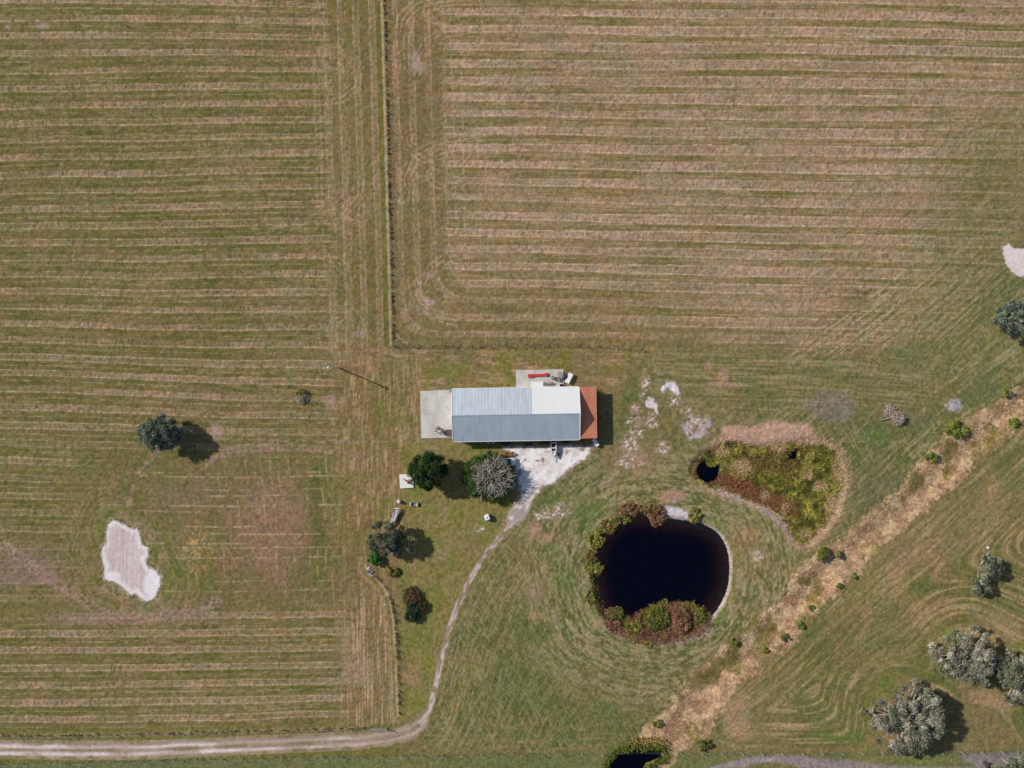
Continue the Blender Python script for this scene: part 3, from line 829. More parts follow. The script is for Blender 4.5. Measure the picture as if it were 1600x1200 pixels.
# ditch bottom
dj = d_ditch + 40 * wob1 + 10 * (fineB - .5) + 5 * (fineA - .5)
half = np.interp(s_ditch, [0, 300, 700, 900], [27, 29, 30, 34])
dm = 1 - sstep(half - 5, half + 4, np.abs(dj))
mix(lin((192, 163, 124)), dm, .92)
mix(lin((200, 172, 130)), dm * sstep(.45, .7, dgst), .6)
mix(lin((120, 108, 54)), dm * sstep(.56, .7, fbm(U, V, 26, 26, 3)), .75)
mid_ = np.exp(-((dj - 3) / 2.2) ** 2) * sstep(330, 400, s_ditch) * sstep(.4, .55, fbm(U, V, 20, 155, 2))
mix(lin((84, 74, 46)), mid_, .85)
mix(lin((132, 104, 78)), dm * sstep(.5, .62, fbm(U, V, 11, 171, 3)), .7)
mix(lin((150, 122, 96)), dm * sstep(.48, .64, fbm(U, V, 14, 95, 3)), .6)
mix(lin((70, 66, 40)), np.exp(-((dj - half + 3) / 1.6) ** 2) * sstep(.45, .6, fbm(U, V, 22, 96, 2)), .6)  # shade of the upper-left ditch bank, painted in as a broken dark line
mix(lin((112, 112, 52)), np.exp(-((dj - half + 1) / 5) ** 2) * sstep(.4, .6, fbm(U, V, 40, 27, 2)) * (s_ditch < 880), .7)
mix(lin((168, 148, 104)), np.exp(-((dj - half - 6) / 1.6) ** 2) * (s_ditch < 860), .55)
mix(lin((100, 110, 44)), np.exp(-((d_culv - 3) / 6) ** 2), .7)
mix(lin((60, 56, 44)), 1 - sstep(-3, 1, d_culv), .9)

# ---- speckle of the turf itself
spk = 0.42 * fineA + 0.2 * rnd + 0.38 * vnoise(U / 4.0 + wob1 * 3, V / 3.4, 74)
smoothm = np.clip(ymask + mS1 + mS2 + road_m * .7, 0, 1)
C *= (1 + (1.0 - 0.7 * smoothm) * (spk - 0.5))[..., None]
hue = (vnoise(U / 7, V / 7, 75) - .5)[..., None] * (1 - smoothm)[..., None]
C *= (1 + hue * np.array([.15, .02, -.12]))
hue2 = (fbm(U, V, 28, 87, 3) - .5)[..., None] * (1 - smoothm)[..., None]
C *= (1 + hue2 * np.array([.24, .0, .06]))
C *= (1 + 0.16 * (fbm(U, V, 110, 28, 3) - .5))[..., None]
C *= (1.05 - .05 * smoothm)[..., None]
C *= 1 + (np.array([.02, -.025, .06]) * (1 - smoothm)[..., None])
C = np.clip(C, 0.004, 0.85)

# ---- relief
Z = 0.045 * (fineA - .5) + 0.05 * (fineB - .5) + 0.06 * (rnd - .5) * (1 - .6 * smoothm) + 0.25 * (big1 - .5)
Z *= (1 - .5 * smoothm)
barn_flat = 1 - sstep(-8, 10, poly_sdf(U, V, [(655, 575), (960, 575), (960, 700), (655, 700)]))
Z *= (1 - .8 * barn_flat)
Z -= 0.55 * (1 - sstep(2, half, np.abs(d_ditch))) * sstep(-10, 40, 905 - s_ditch) + .10 * np.exp(-((dj - half - 1) / 4.2) ** 2)
Z -= 0.12 * np.exp(-((ar - 5.6) / 2.6) ** 2) * low * road_m
pd = -d_pond
Z -= 0.45 * sstep(-7, 0, pd) + 0.60 * sstep(-2, 24, pd) + 2.6 * sstep(17, 46, pd)
Z -= 0.42 * sstep(-9, 2, -d_marsh) + 1.6 * sstep(-1, 7, -d_poolA) + 1.4 * sstep(-1, 5, -d_poolB)
Z -= 0.5 * sstep(-6, 0, -d_culv) + 2.2 * sstep(0, 12, -d_culv)
Z = np.where((U < -320) | (U > 1920) | (V < -320) | (V > 1520), Z * 0.3, Z)

X = (U - 800) * S
Y = (600 - V) * S
GV = np.stack([X, Y, Z], -1).reshape(-1, 3)
GC = C.reshape(-1, 3)
ii = np.arange(NU * NV).reshape(NV, NU)
quads = np.stack([ii[1:, :-1], ii[1:, 1:], ii[:-1, 1:], ii[:-1, :-1]], -1).reshape(-1, 4)


def fmask(m):
    return ((m[1:, :-1] + m[1:, 1:] + m[:-1, 1:] + m[:-1, :-1]) / 4).reshape(-1)


ground_mat = attr_mat("turf_and_soil", rough=1.0, spec=0.05, fine=0.22, fscale=7.0, bump=0.03)
cover = np.zeros(len(quads), dtype=np.int8)
cover[fmask(dm) > .5] = 1
cover[fmask(road_m) > .5] = 2
cover[fmask(ymask) > .5] = 3
cover[fmask(mS1) > .5] = 4
cover[fmask(mS2) > .5] = 5
cover[fmask((d_pond < 0).astype(float)) > .5] = 6
cover[(fmask((d_marsh < 0).astype(float)) > .5)] = 7
names = ["ground", "ditch", "dirt_road", "gravel_yard", "sand_patch", "sand_patch", "pond_bed", "marsh_bed"]
for k, nm in enumerate(names):
    f = quads[cover == k]
    if not len(f): continue
    used, inv = np.unique(f, return_inverse=True)
    o = np_mesh(nm, GV[used], inv.reshape(-1, 4), GC[used], ground_mat, smooth=True)
    tag(o, kind='structure')


def ground_z(x, y):
    u = x / S + 800; v = 600 - y / S
    i = min(max(np.searchsorted(us, u), 0), NU - 1); j = min(max(np.searchsorted(vs, v), 0), NV - 1)
    return float(Z[j, i])


# ------------------------------------------------------------------ water
def water_mat(name, dens):
    m = bpy.data.materials.new(name)
    m.use_nodes = True
    nt = m.node_tree
    out = nt.nodes["Material Output"]
    nt.nodes.remove(nt.nodes["Principled BSDF"])
    tr = nt.nodes.new("ShaderNodeBsdfTransparent")
    gl = nt.nodes.new("ShaderNodeBsdfGlossy")
    gl.inputs["Roughness"].default_value = 0.05
    fr = nt.nodes.new("ShaderNodeFresnel")
    fr.inputs[0].default_value = 1.33
    mx = nt.nodes.new("ShaderNodeMixShader")
    nz = nt.nodes.new("ShaderNodeTexNoise")
    nz.inputs["Scale"].default_value = 1.2
    bp = nt.nodes.new("ShaderNodeBump")
    bp.inputs["Distance"].default_value = 0.02
    bp.inputs["Strength"].default_value = 0.3
    tc = nt.nodes.new("ShaderNodeTexCoord")
    nt.links.new(tc.outputs["Object"], nz.inputs["Vector"])
    nt.links.new(nz.outputs[0], bp.inputs["Height"])
    nt.links.new(bp.outputs[0], gl.inputs["Normal"])
    nt.links.new(fr.outputs[0], mx.inputs[0])
    nt.links.new(tr.outputs[0], mx.inputs[1])
    nt.links.new(gl.outputs[0], mx.inputs[2])
    bk = nt.nodes.new("ShaderNodeBsdfDiffuse")
    bk.inputs[0].default_value = (0.0008, 0.0016, 0.006, 1)
    ad = nt.nodes.new("ShaderNodeAddShader")
    nt.links.new(mx.outputs[0], ad.inputs[0])
    nt.links.new(bk.outputs[0], ad.inputs[1])
    nt.links.new(ad.outputs[0], out.inputs["Surface"])
    va = nt.nodes.new("ShaderNodeVolumeAbsorption")
    va.inputs["Color"].default_value = (0.66, 0.30, 0.03, 1)
    va.inputs["Density"].default_value = dens
    nt.links.new(va.outputs[0], out.inputs["Volume"])
    return m


def water(name, poly, grow, z, dens):
    pts = np.array(poly)
    c = pts.mean(0)
    d = pts - c
    pts = c + d * (1 + grow / np.hypot(d[:, 0], d[:, 1])[:, None])
    ol = [((p[0] - 800) * S, (600 - p[1]) * S) for p in pts][::-1]
    o = MB().prism(ol, -4.5, z).build(name, water_mat(name + "_tannin", dens))
    return tag(o, kind='structure')


water("pond_water", POND, 2.0, -0.40, 2.3)
water("marsh_water", MARSH, 0.0, -0.52, 14.0)
water("culvert_water", CULVERT, 1.5, -0.48, 14.0)

# ------------------------------------------------------------------ foliage
leaf_mat = attr_mat("leaf_surface", rough=0.75, spec=0.15, transl=0.18)
straw_mat = attr_mat("dry_stem_surface", rough=0.9, spec=0.05, transl=0.12)
bark_mat = mat("bark_grey", (0.26, 0.23, 0.20), .95, var=.35, scale=4, spec=.1, bump=.02)
bark_pale = mat("bark_pale", (0.42, 0.38, 0.34), .95, var=.3, scale=4, spec=.1, bump=.02)


def unit(n, rng):
    d = rng.normal(size=(n, 3))
    return d / np.linalg.norm(d, axis=1)[:, None]


def leaves(blobs, n, size, palette, rng, elong=1.6, up=0.25, hang=0.0, radial=None, inner=.55, tone=.22):
    """leaf quads spread through a crown; blobs (x,y,z,r[,flat])"""
    B = np.array([b[:4] for b in blobs], dtype=float)
    w = B[:, 3] ** 2
    k = rng.choice(len(B), n, p=w / w.sum())
    d = unit(n, rng)
    d[:, 2] = np.where(d[:, 2] < -0.25, -d[:, 2] * .6, d[:, 2])
    rr = B[k, 3] * (inner + (1.12 - inner) * rng.random(n) ** .7) * (1 + .18 * rng.normal(size=n))
    pos = B[k, :3] + d * rr[:, None] * np.array([1, 1, .72])
    nrm = d + rng.normal(size=(n, 3)) * .6 + np.array([0, 0, up])
    nrm /= np.linalg.norm(nrm, axis=1)[:, None]
    tan = rng.normal(size=(n, 3))
    if radial is not None:
        rv = pos - np.array(radial)
        rv /= (np.linalg.norm(rv, axis=1)[:, None] + 1e-6)
        tan = tan * .45 + rv * 1.2
    tan[:, 2] -= hang
    tan -= nrm * (tan * nrm).sum(1)[:, None]
    tan /= (np.linalg.norm(tan, axis=1)[:, None] + 1e-6)
    bit = np.cross(nrm, tan)
    sz = size * (.55 + .9 * rng.random(n))
    L = (sz * elong / 2)[:, None]; W = (sz / 2)[:, None]
    v = np.stack([pos - tan * L, pos + bit * W - tan * L * .1, pos + tan * L, pos - bit * W - tan * L * .1], 1).reshape(-1, 3)
    v[:, 2] = np.maximum(v[:, 2], 0.03 + (pos[:, 2].min() if pos[:, 2].min() < 0 else 0))
    f = np.arange(4 * n).reshape(-1, 4)
    pal = np.array([p[0] for p in palette], dtype=float)
    pw = np.array([p[1] for p in palette], dtype=float)
    # each clump leans to one tone of the palette
    fav = rng.choice(len(pal), len(B), p=pw / pw.sum())
    own = rng.choice(len(pal), n, p=pw / pw.sum())
    pick = np.where(rng.random(n) < .55, fav[k], own)
    col = pal[pick] * (1 + tone * rng.normal(size=(n, 1))) * (1 + .12 * rng.normal(size=(len(B), 1)))[k]
    col = np.clip(col, .008, .8)
    return v, f, np.repeat(col, 4, 0)


def dome_blobs(rng, n, R, ry, zc, hz, rmin, rmax, hole=.0):
    out = []
    for i in range(n):
        a = rng.random() * 2 * math.pi
        q = math.sqrt(rng.random())
        x, y = math.cos(a) * q * R, math.sin(a) * q * ry
        z = zc + hz * (math.sqrt(max(0, 1 - q * q)) - .35) + rng.normal() * .15 * hz
        r = rmin + (rmax - rmin) * rng.random()
        out.append((x, y, max(z, r * .75), r))
    return out


def limb_blobs(rng, n, R, ry, zc, hz, rmin, rmax):
    """leaf clumps strung along spreading limbs, so the outline is ragged"""
    out = []
    k = 13
    az = [(i + rng.random() * .8) / k * 2 * math.pi for i in range(k)]
    ln = [.84 + .2 * rng.random() for _ in range(k)]
    while len(out) < n:
        i = rng.integers(k)
        q = .15 + .87 * rng.random() ** .65
        a = az[i] + rng.normal() * .23
        d = q * ln[i]
        x, y = math.cos(a) * d * R, math.sin(a) * d * ry
        z = zc + hz * (math.sqrt(max(0, 1 - min(1, d) ** 2)) - .4) + rng.normal() * .22 * hz
        r = (rmin + (rmax - rmin) * rng.random()) * (1.15 - .3 * q)
        out.append((x, y, max(z, r * .8), r))
    return out


def limbs(mb, rng, base, blobs, trunk_r, fork_h, reach=.92, twig=True, every=1):
    top = Vector((0, 0, fork_h))
    mb.tube([Vector((0, 0, -.3)), Vector((0.02, 0, fork_h * .5)), top], [trunk_r * 1.35, trunk_r, trunk_r * .85], 8)
    for i, b in enumerate(blobs):
        if i % every: continue
        e = Vector(b[:3]) * reach
        e.z = b[2]
        m = top.lerp(e, .45) + Vector((rng.normal() * .25, rng.normal() * .25, .35))
        m2 = top.lerp(e, .75) + Vector((rng.normal() * .2, rng.normal() * .2, .25))
        r0 = trunk_r * (.30 + .2 * rng.random())
        mb.tube([top - Vector((0, 0, .25)), m, m2, e], [r0, r0 * .7, r0 * .42, r0 * .12], 5)
        if twig:
            for _ in range(3):
                q = e + Vector((rng.normal(), rng.normal(), .4 + rng.random() * .5)) * b[3] * .8
                mb.tube([m2.lerp(e, rng.random() * .6), q.lerp(e, .5), q], [r0 * .28, r0 * .2, r0 * .06], 4)


A_ = lambda *c: tuple(lin(c))


def tree(name, u, v, R, ry, zc, hz, nblob, rb, n, size, palette, label, cat="tree", seed=1, elong=1.6, hang=0., radial=False, trunk=.25,
         bark=None, group=None, every=1, part="crown", inner=.25, up=.25):
    rng = np.random.default_rng(seed)
    base = P(u, v, zc); base.z = 0
    base.z = min(ground_z(base.x, base.y), 0.05) - .02
    root = empty(name, base, 0, label, cat, group)
    bl = limb_blobs(rng, nblob, R, ry, zc, hz, rb[0], rb[1]) if radial else dome_blobs(rng, nblob, R, ry, zc, hz, rb[0], rb[1])
    v_, f_, c_ = leaves(bl, n, size, palette, rng, elong=elong, hang=hang, radial=(0, 0, zc * .5) if radial else None, inner=inner, up=up)
    np_mesh(part, v_, f_, c_, leaf_mat, root)
    mb = MB()
    limbs(mb, rng, base, bl, trunk, max(.4, zc * .55), every=every)
    mb.build("trunk" if cat == "tree" else "stem", bark or bark_mat, root)
    return root


OAK = [(A_(58, 82, 38), 4), (A_(40, 66, 34), 4), (A_(78, 104, 48), 2.2), (A_(30, 48, 28), 2)]
GREYOAK = [(A_(140, 142, 122), 3), (A_(114, 122, 100), 3), (A_(88, 100, 76), 2), (A_(158, 154, 136), 1.5)]
MOSS = [(A_(166, 158, 142), 3.4), (A_(144, 140, 124), 3), (A_(108, 114, 90), 3), (A_(82, 94, 66), 2.5), (A_(188, 180, 166), .9)]
GREYGREEN = [(A_(134, 144, 124), 3), (A_(112, 124, 106), 3), (A_(86, 100, 84), 2), (A_(152, 154, 134), 1)]

tree("live_oak", 1420, 1124, 8.6, 8.0, 3.2, 2.8, 170, (.45, 1.15), 46000, .15, MOSS, "large grey mossy oak with bare pale branches, widest crown by the roadside fence", seed=21, elong=2.8, hang=.35, radial=True, trunk=.5, bark=bark_pale)
tree("live_oak", 1511, 1025, 7.0, 6.4, 3.1, 2.5, 125, (.45, 1.05), 33000, .15, MOSS, "grey mossy oak with a clumpy crown standing above the widest oak", seed=22, elong=2.5, hang=.3, radial=True, trunk=.4, bark=bark_pale)
tree("live_oak", 1597, 1058, 6.0, 6.2, 3.1, 2.4, 100, (.45, 1.05), 26000, .15, MOSS[1:] + [(A_(96, 104, 64), 3)], "greenish mossy oak cut by the right edge of the photo", seed=23, elong=2.3, hang=.3, radial=True, trunk=.4, bark=bark_pale)
tree("live_oak", 1585, 1200, 4.6, 3.8, 3.2, 2.0, 55, (.45, .95), 14000, .15, GREYOAK + [(A_(96, 118, 60), 3)], "grey green oak in the bottom right corner beside the grey track", seed=24, elong=2.2, hang=.2, radial=True, trunk=.3)
tree("shade_oak", 669, 735, 3.9, 3.8, 3.3, 2.6, 80, (.45, 1.0), 28000, .17, OAK, "dense dark green oak with a round crown beside the white slab", seed=25, trunk=.35)
tree("field_tree", 250, 677, 4.5, 3.4, 3.2, 2.6, 100, (.4, .9), 30000, .16, GREYGREEN, "lone blue grey tree with a round crown in the left hayfield", seed=26, trunk=.28)
tree("yard_tree", 602, 840, 3.8, 3.5, 3.0, 2.2, 80, (.35, .8), 17000, .15, [(A_(104, 112, 84), 3), (A_(82, 92, 66), 3), (A_(122, 126, 98), 2), (A_(140, 134, 110), 1)], "thin dark grey green tree hanging over the blue canoe", seed=27, elong=2.0, trunk=.22)
tree("field_tree", 1584, 496, 3.3, 3.4, 3.4, 2.0, 60, (.4, .9), 18000, .15, GREYGREEN + [(A_(70, 78, 70), 3)], "round grey green tree under the right hand sand patch", seed=28, elong=1.9, trunk=.28, bark=bark_pale)
tree("field_tree", 1547, 887, 2.5, 2.4, 1.8, 1.3, 30, (.4, .8), 6000, .18, GREYOAK + [(A_(66, 76, 64), 4)], "small grey tree beside the fallen pale trunk beyond the ditch", seed=29, elong=2.0, trunk=.16)
tree("field_tree", 1532, 915, 2.0, 2.1, 1.6, 1.1, 24, (.4, .7), 4200, .18, GREYOAK + [(A_(66, 76, 64), 3)], "smallest grey tree, just below the fallen pale trunk", seed=30, elong=2.0, trunk=.14)

# the half bare tree in front of the barn: green skirt, pale radiating branches
def half_bare_tree():
    rng = np.random.default_rng(41)
    u, v = 764, 744
    base = P(u, v, 2.6); base.z = 0
    root = empty("cedar_tree", base, 0, "half bare tree before the barn, pale branches radiating over a green edge", "tree")
    bl = []
    for i in range(30):
        a = rng.random() * 2 * math.pi
        q = .45 + .5 * rng.random()
        x, y = math.cos(a) * q * 5.6 - .4, math.sin(a) * q * 5.3 - .3
        if x > 2.2 and y > 0.: continue
        bl.append((x, y, 1.2 + 1.2 * (1 - q) + .5 * rng.random(), .75 + .5 * rng.random()))
    for i in range(8):
        a = math.pi * (.65 + .55 * rng.random()); q = .8 + .18 * rng.random()
        bl.append((math.cos(a) * q * 5.2, math.sin(a) * q * 5, 1.6, .9))
    v_, f_, c_ = leaves(bl, 20000, .18, [(A_(62, 92, 40), 4), (A_(46, 72, 36), 3), (A_(92, 112, 52), 2)], rng, elong=1.7)
    # olive and straw coloured sprays at the top and right
    bl2 = []
    for i in range(90):
        a = rng.random() * 2 * math.pi; q = .3 + .7 * rng.random()
        x, y = math.cos(a) * q * 5.0 + .4, math.sin(a) * q * 4.8 + .4
        if x < -2.0 and y < 1.5: continue
        bl2.append((x, y, 2.0 + 1.7 * (1 - q), .3 + .4 * rng.random()))
    v2, f2, c2 = leaves(bl2, 17000, .13, [(A_(132, 128, 92), 3), (A_(150, 140, 118), 3), (A_(100, 106, 64), 3), (A_(72, 80, 50), 2)], rng, elong=4.0, radial=(.3, .1, 1.0), inner=.1)
    bl3 = dome_blobs(rng, 70, 3.7, 3.6, 2.6, 1.5, .3, .6)
    v3, f3, c3 = leaves(bl3, 9000, .11, [(A_(142, 132, 118), 3), (A_(118, 112, 94), 3), (A_(96, 98, 72), 2)], rng, elong=3.0, inner=.1)
    v2 = np.concatenate([v2, v3]); f2 = np.concatenate([f2, f3 + len(v2) - len(v3)]); c2 = np.concatenate([c2, c3])
    np_mesh("crown", np.concatenate([v_, v2]), np.concatenate([f_, f2 + len(v_)]), np.concatenate([c_, c2]), leaf_mat, root)
    mb = MB()
    c0 = Vector((.35, .05, 1.5))
    mb.tube([Vector((.2, 0, -.3)), Vector((.25, 0, .8)), c0], [.42, .36, .3], 8)
    for i in range(9):
        a = (i + rng.random() * .6) / 9 * 2 * math.pi
        L = 3.0 + 1.6 * rng.random()
        d = Vector((math.cos(a), math.sin(a), 0))
        mb.tube([c0, c0 + d * L * .5 + Vector((0, 0, 1.0)), c0 + d * L + Vector((0, 0, .8))], [.14, .09, .03], 5)
    for i in range(430):
        a = rng.random() * 2 * math.pi
        if 2.2 < a < 4.6 and rng.random() < .45: continue
        q = 4.3 * rng.random() ** .62 * (1.0 if math.cos(a - 2.6) < .4 else .62)
        z = 1.5 + 2.2 * math.sqrt(max(0, 1 - (q / 5.2) ** 2)) + rng.normal() * .25
        s0 = c0 + Vector((math.cos(a) * q, math.sin(a) * q, z - 1.5))
        d = Vector((math.cos(a) + rng.normal() * .55, math.sin(a) + rng.normal() * .55, .25 + rng.normal() * .3)).normalized()
        L = .5 + 1.7 * rng.random() ** 2
        e = s0 + d * L
        m = s0.lerp(e, .5) + Vector((rng.normal() * .1, rng.normal() * .1, .1))
        r = .024 + .03 * rng.random()
        mb.tube([s0, m, e], [r, r * .8, r * .35], 4)
    mb.build("trunk", mat("weathered_branch", (0.46, 0.41, 0.37), .95, var=.35, scale=3, spec=.05), root)

half_bare_tree()


def shrub(name, u, v, R, ry, h, n, palette, label, seed, size=.2, group=None, z0=None, elong=1.6, nb=None, rbk=(.16, .40)):
    rng = np.random.default_rng(seed)
    base = P(u, v, h * .6)
    base.z = ground_z(base.x, base.y) if z0 is None else z0
    root = empty(name, base, 0, label, "shrub", group)
    nb = nb or max(9, int(R * ry * 7))
    rb = min(R, ry)
    bl = dome_blobs(rng, nb, R * .86, ry * .86, h * .55, h * .45, rb * rbk[0], rb * rbk[1])
    v_, f_, c_ = leaves(bl, n, size, palette, rng, elong=elong, inner=.2)
    np_mesh("foliage", v_, f_, c_, leaf_mat, root)
    mb = MB()
    for b in bl[::2]:
        mb.tube([Vector((0, 0, -.6 if z0 is not None else -.1)), Vector((b[0] * .5, b[1] * .5, b[2] * .7)), Vector(b[:3])], [.05, .035, .012], 4)
    mb.build("stem", bark_mat, root)
    return root


RUST = [(A_(152, 110, 88), 4), (A_(132, 96, 74), 3), (A_(172, 134, 104), 2), (A_(122, 112, 62), 2)]
REDG = [(A_(150, 104, 76), 3), (A_(122, 114, 60), 3), (A_(140, 138, 74), 2)]
YG = [(A_(152, 148, 72), 4), (A_(126, 128, 60), 3), (A_(172, 156, 90), 2), (A_(98, 104, 50), 2)]
GREENS = [(A_(116, 124, 60), 4), (A_(94, 106, 52), 3), (A_(140, 144, 74), 2), (A_(74, 86, 44), 2)]
g1 = "shrubs growing round the pond"
ps = [
    (985, 797, 2.6, 1.5, 1.5, 3000, RUST + [(A_(92, 96, 46), 2)], "rusty brown shrub on the top left rim of the pond"),
    (976, 812, 1.6, 1.1, 1.0, 1400, YG, "olive shrub at the water under the rusty top left rim shrub"),
    (1027, 806, 1.9, 2.2, 1.9, 3200, RUST, "rust coloured round shrub leaning into the top of the pond"),
    (1013, 797, 1.2, 1.2, 1.2, 1000, RUST, "small rust shrub touching the left of the round rust shrub on the pond's top rim"),
    (1086, 806, 1.4, 1.5, 1.2, 1500, YG + [(A_(168, 126, 82), 3)], "yellow brown shrub on the top right pond rim"),
    (952, 822, 2.0, 1.7, 1.2, 2200, REDG + YG[:1], "mottled olive and brown shrub on the upper left pond bank"),
    (932, 842, 1.8, 1.9, 1.1, 2000, YG, "yellow olive shrub on the left bank above the reddish one"),
    (924, 867, 1.5, 1.5, .9, 1300, REDG, "low reddish shrub on the left bank of the pond"),
    (929, 887, 2.1, 1.7, 1.4, 2400, YG, "bright yellow green shrub reaching over the left pond edge"),
    (922, 934, 1.0, 1.8, .6, 900, YG, "sparse olive scrub on the lower left pond bank"),
    (962, 960, 2.4, 1.7, 1.4, 2800, GREENS + RUST[:1], "green shrub with a brown base in the bottom left of the pond"),
    (957, 975, 2.0, 1.5, 1.0, 1800, RUST, "dark red brown shrub on the bottom left pond bank"),
    (993, 982, 2.2, 1.9, 1.0, 2200, YG, "yellow green reeds clump between the two big shrubs at the pond bottom"),
    (1030, 968, 2.7, 2.9, 1.5, 5500, GREENS + [(A_(120, 96, 52), 2)], "largest green shrub in the middle of the reeds at the bottom of the pond"),
    (1066, 972, 2.3, 3.3, 2.1, 4600, RUST, "large rust brown shrub at the bottom right of the pond"),
    (1096, 963, 1.8, 1.8, 1.6, 2200, GREENS, "green shrub at the right end of the pond bottom clump"),
    (1012, 1003, 1.6, 1.3, .8, 1100, YG + RUST[:1], "low yellowish scrub under the largest pond shrub"),
]
for i, (u, v, R, ry, h, n, pal, lb) in enumerate(ps):
    z0 = None
    b = P(u, v, 0)
    if ground_z(b.x, b.y) < -.35: z0 = -.42
    kq = 1.12 if v < 945 else .95
    shrub("pond_shrub", u, v, R * kq, ry * kq, h * (.5 if v < 945 else .5), int(n * 1.7), pal, lb, 60 + i, .17, g1, z0, nb=int(14 + R * ry * 9), rbk=(.10, .30))

g2 = "green bushes along the ditch"
ds = [(1585, 661, 1.5, .9, "bright green bush on the far ditch side near the right edge"), (1494, 670, 2.3, 1.0, "long dark green bush on the near ditch bank above the straw"), (1455, 713, 1.5, 1.1, "green bush on the near ditch bank below the long dark one"),
      (1284, 866, 1.9, 1.5, "large dark bush where the marsh corner meets the ditch"), (1313, 868, 1.0, .8, "small round bush right of the large dark bush"), (1336, 901, .9, .8, "bright bush on the right ditch side, topmost of the lower six"),
      (1313, 916, .8, .7, "little bright bush just below and left of the topmost lower one"), (1268, 950, .8, .7, "small bright bush in the middle of the straw ditch"), (1250, 977, 1.2, 1.0, "bright green round bush, upper of a close pair in the ditch"),
      (1229, 997, 1.2, 1.0, "bright green round bush, lower of a close pair in the ditch"), (1195, 1017, .8, .7, "small bright bush on the right ditch side below the close pair"), (1146, 1004, 1.2, 1.0, "green bush on the left ditch bank level with the close pair"),
      (1026, 1130, 1.2, 1.1, "dark green bush at the lower left end of the ditch"),
      (1100, 1164, 1.9, 1.4, "round olive bush near the roadside fence at the ditch mouth"), (1574, 612, 1.2, 1.6, "dark green bush on the near ditch bank near the right edge")]
for i, (u, v, R, h, lb) in enumerate(ds):
    shrub("ditch_bush", u, v, R, R * .85, h * .7, int(700 + 900 * R), [(A_(122, 136, 58), 4), (A_(98, 116, 50), 3), (A_(146, 150, 76), 2)] if "bright" in lb or "green" in lb else GREENS, lb, 90 + i, .17, g2, -.15)

shrub("garden_shrub", 584, 872, 1.9, 1.6, 1.4, 2600, [(A_(70, 118, 44), 4), (A_(54, 96, 40), 3), (A_(96, 136, 58), 2)], "bright green bush under the thin tree by the lane fence", 120, .2)
shrub("garden_shrub", 641, 932, 2.2, 2.2, .9, 2400, [(A_(118, 92, 62), 3), (A_(84, 84, 48), 3), (A_(146, 118, 88), 2)], "brown and olive shrub with dead twigs in the middle of the side lawn", 121, .18)
shrub("garden_shrub", 643, 957, 2.0, 2.2, 1.4, 3200, [(A_(64, 92, 58), 4), (A_(42, 66, 46), 4)], "dark bluish green bush below the brown twiggy shrub", 122, .18)
shrub("garden_shrub", 657, 947, 1.5, 1.5, .9, 1500, [(A_(112, 82, 58), 3), (A_(60, 66, 42), 3)], "small rusty bush at the right of the dark bluish bush", 123, .16)
shrub("garden_shrub", 797, 708, 1.2, .8, .7, 1000, [(A_(188, 132, 66), 4), (A_(150, 92, 52), 3), (A_(206, 164, 110), 2)], "orange dry bush at the corner of the gravel yard", 124, .17)
shrub("garden_shrub", 610, 893, 1.9, 1.2, .7, 1200, YG, "olive weedy bush between the lane fence and the side lawn", 125, .18)
shrub("garden_shrub", 1541, 1196, .9, .8, .8, 700, [(A_(104, 88, 92), 4), (A_(72, 62, 66), 3)], "small purplish bush on the grey track", 126, .16)


# ------------------------------------------------------------------ tall grass as stuff
def tufts(name, pts, zs, hts, cols, rng, blades=3, wid=.10, lean=.55, material=None):
    n = len(pts)
    m = n * blades
    k = np.repeat(np.arange(n), blades)
    a = rng.random(m) * 2 * math.pi
    px = pts[k, 0] + rng.normal(size=m) * .09
    py = pts[k, 1] + rng.normal(size=m) * .09
    h = hts[k] * (.6 + .7 * rng.random(m))
    ln = lean * (.4 + rng.random(m)) * h
    w = wid * (.6 + .8 * rng.random(m))
    dx, dy = np.cos(a), np.sin(a)
    z = zs[k] - .03
    v0 = np.stack([px - dy * w, py + dx * w, z], 1)
    v1 = np.stack([px + dy * w, py - dx * w, z], 1)
    v2 = np.stack([px + dx * ln + dy * w * .35, py + dy * ln - dx * w * .35, z + h], 1)
    v3 = np.stack([px + dx * ln - dy * w * .35, py + dy * ln + dx * w * .35, z + h * .97], 1)
    v = np.stack([v0, v1, v2, v3], 1).reshape(-1, 3)
    f = np.arange(4 * m).reshape(-1, 4)
    c = cols[k] * (1 + .2 * rng.normal(size=(m, 1)))
    o = np_mesh(name, v, f, np.repeat(np.clip(c, .01, .8), 4, 0), material or straw_mat)
    return tag(o, kind='stuff')


def grid_pick(mask_prob, dens, rng):
    """random ground points, dens per m2, kept by probability field"""
    j, i = np.nonzero(mask_prob > .02)
    p = mask_prob[j, i] * dens * (STEP * S) ** 2
    cnt = rng.poisson(p)
    j = np.repeat(j, cnt); i = np.repeat(i, cnt)
    uu = us[i] + (rng.random(len(i)) - .5) * STEP
    vv = vs[j] + (rng.random(len(i)) - .5) * STEP
    return np.stack([(uu - 800) * S, (600 - vv) * S], 1), Z[j, i], uu, vv, j, i


core = ((U > -58) & (U < 1658) & (V > -58) & (V < 1258)).astype(np.float32)
rng = np.random.default_rng(301)
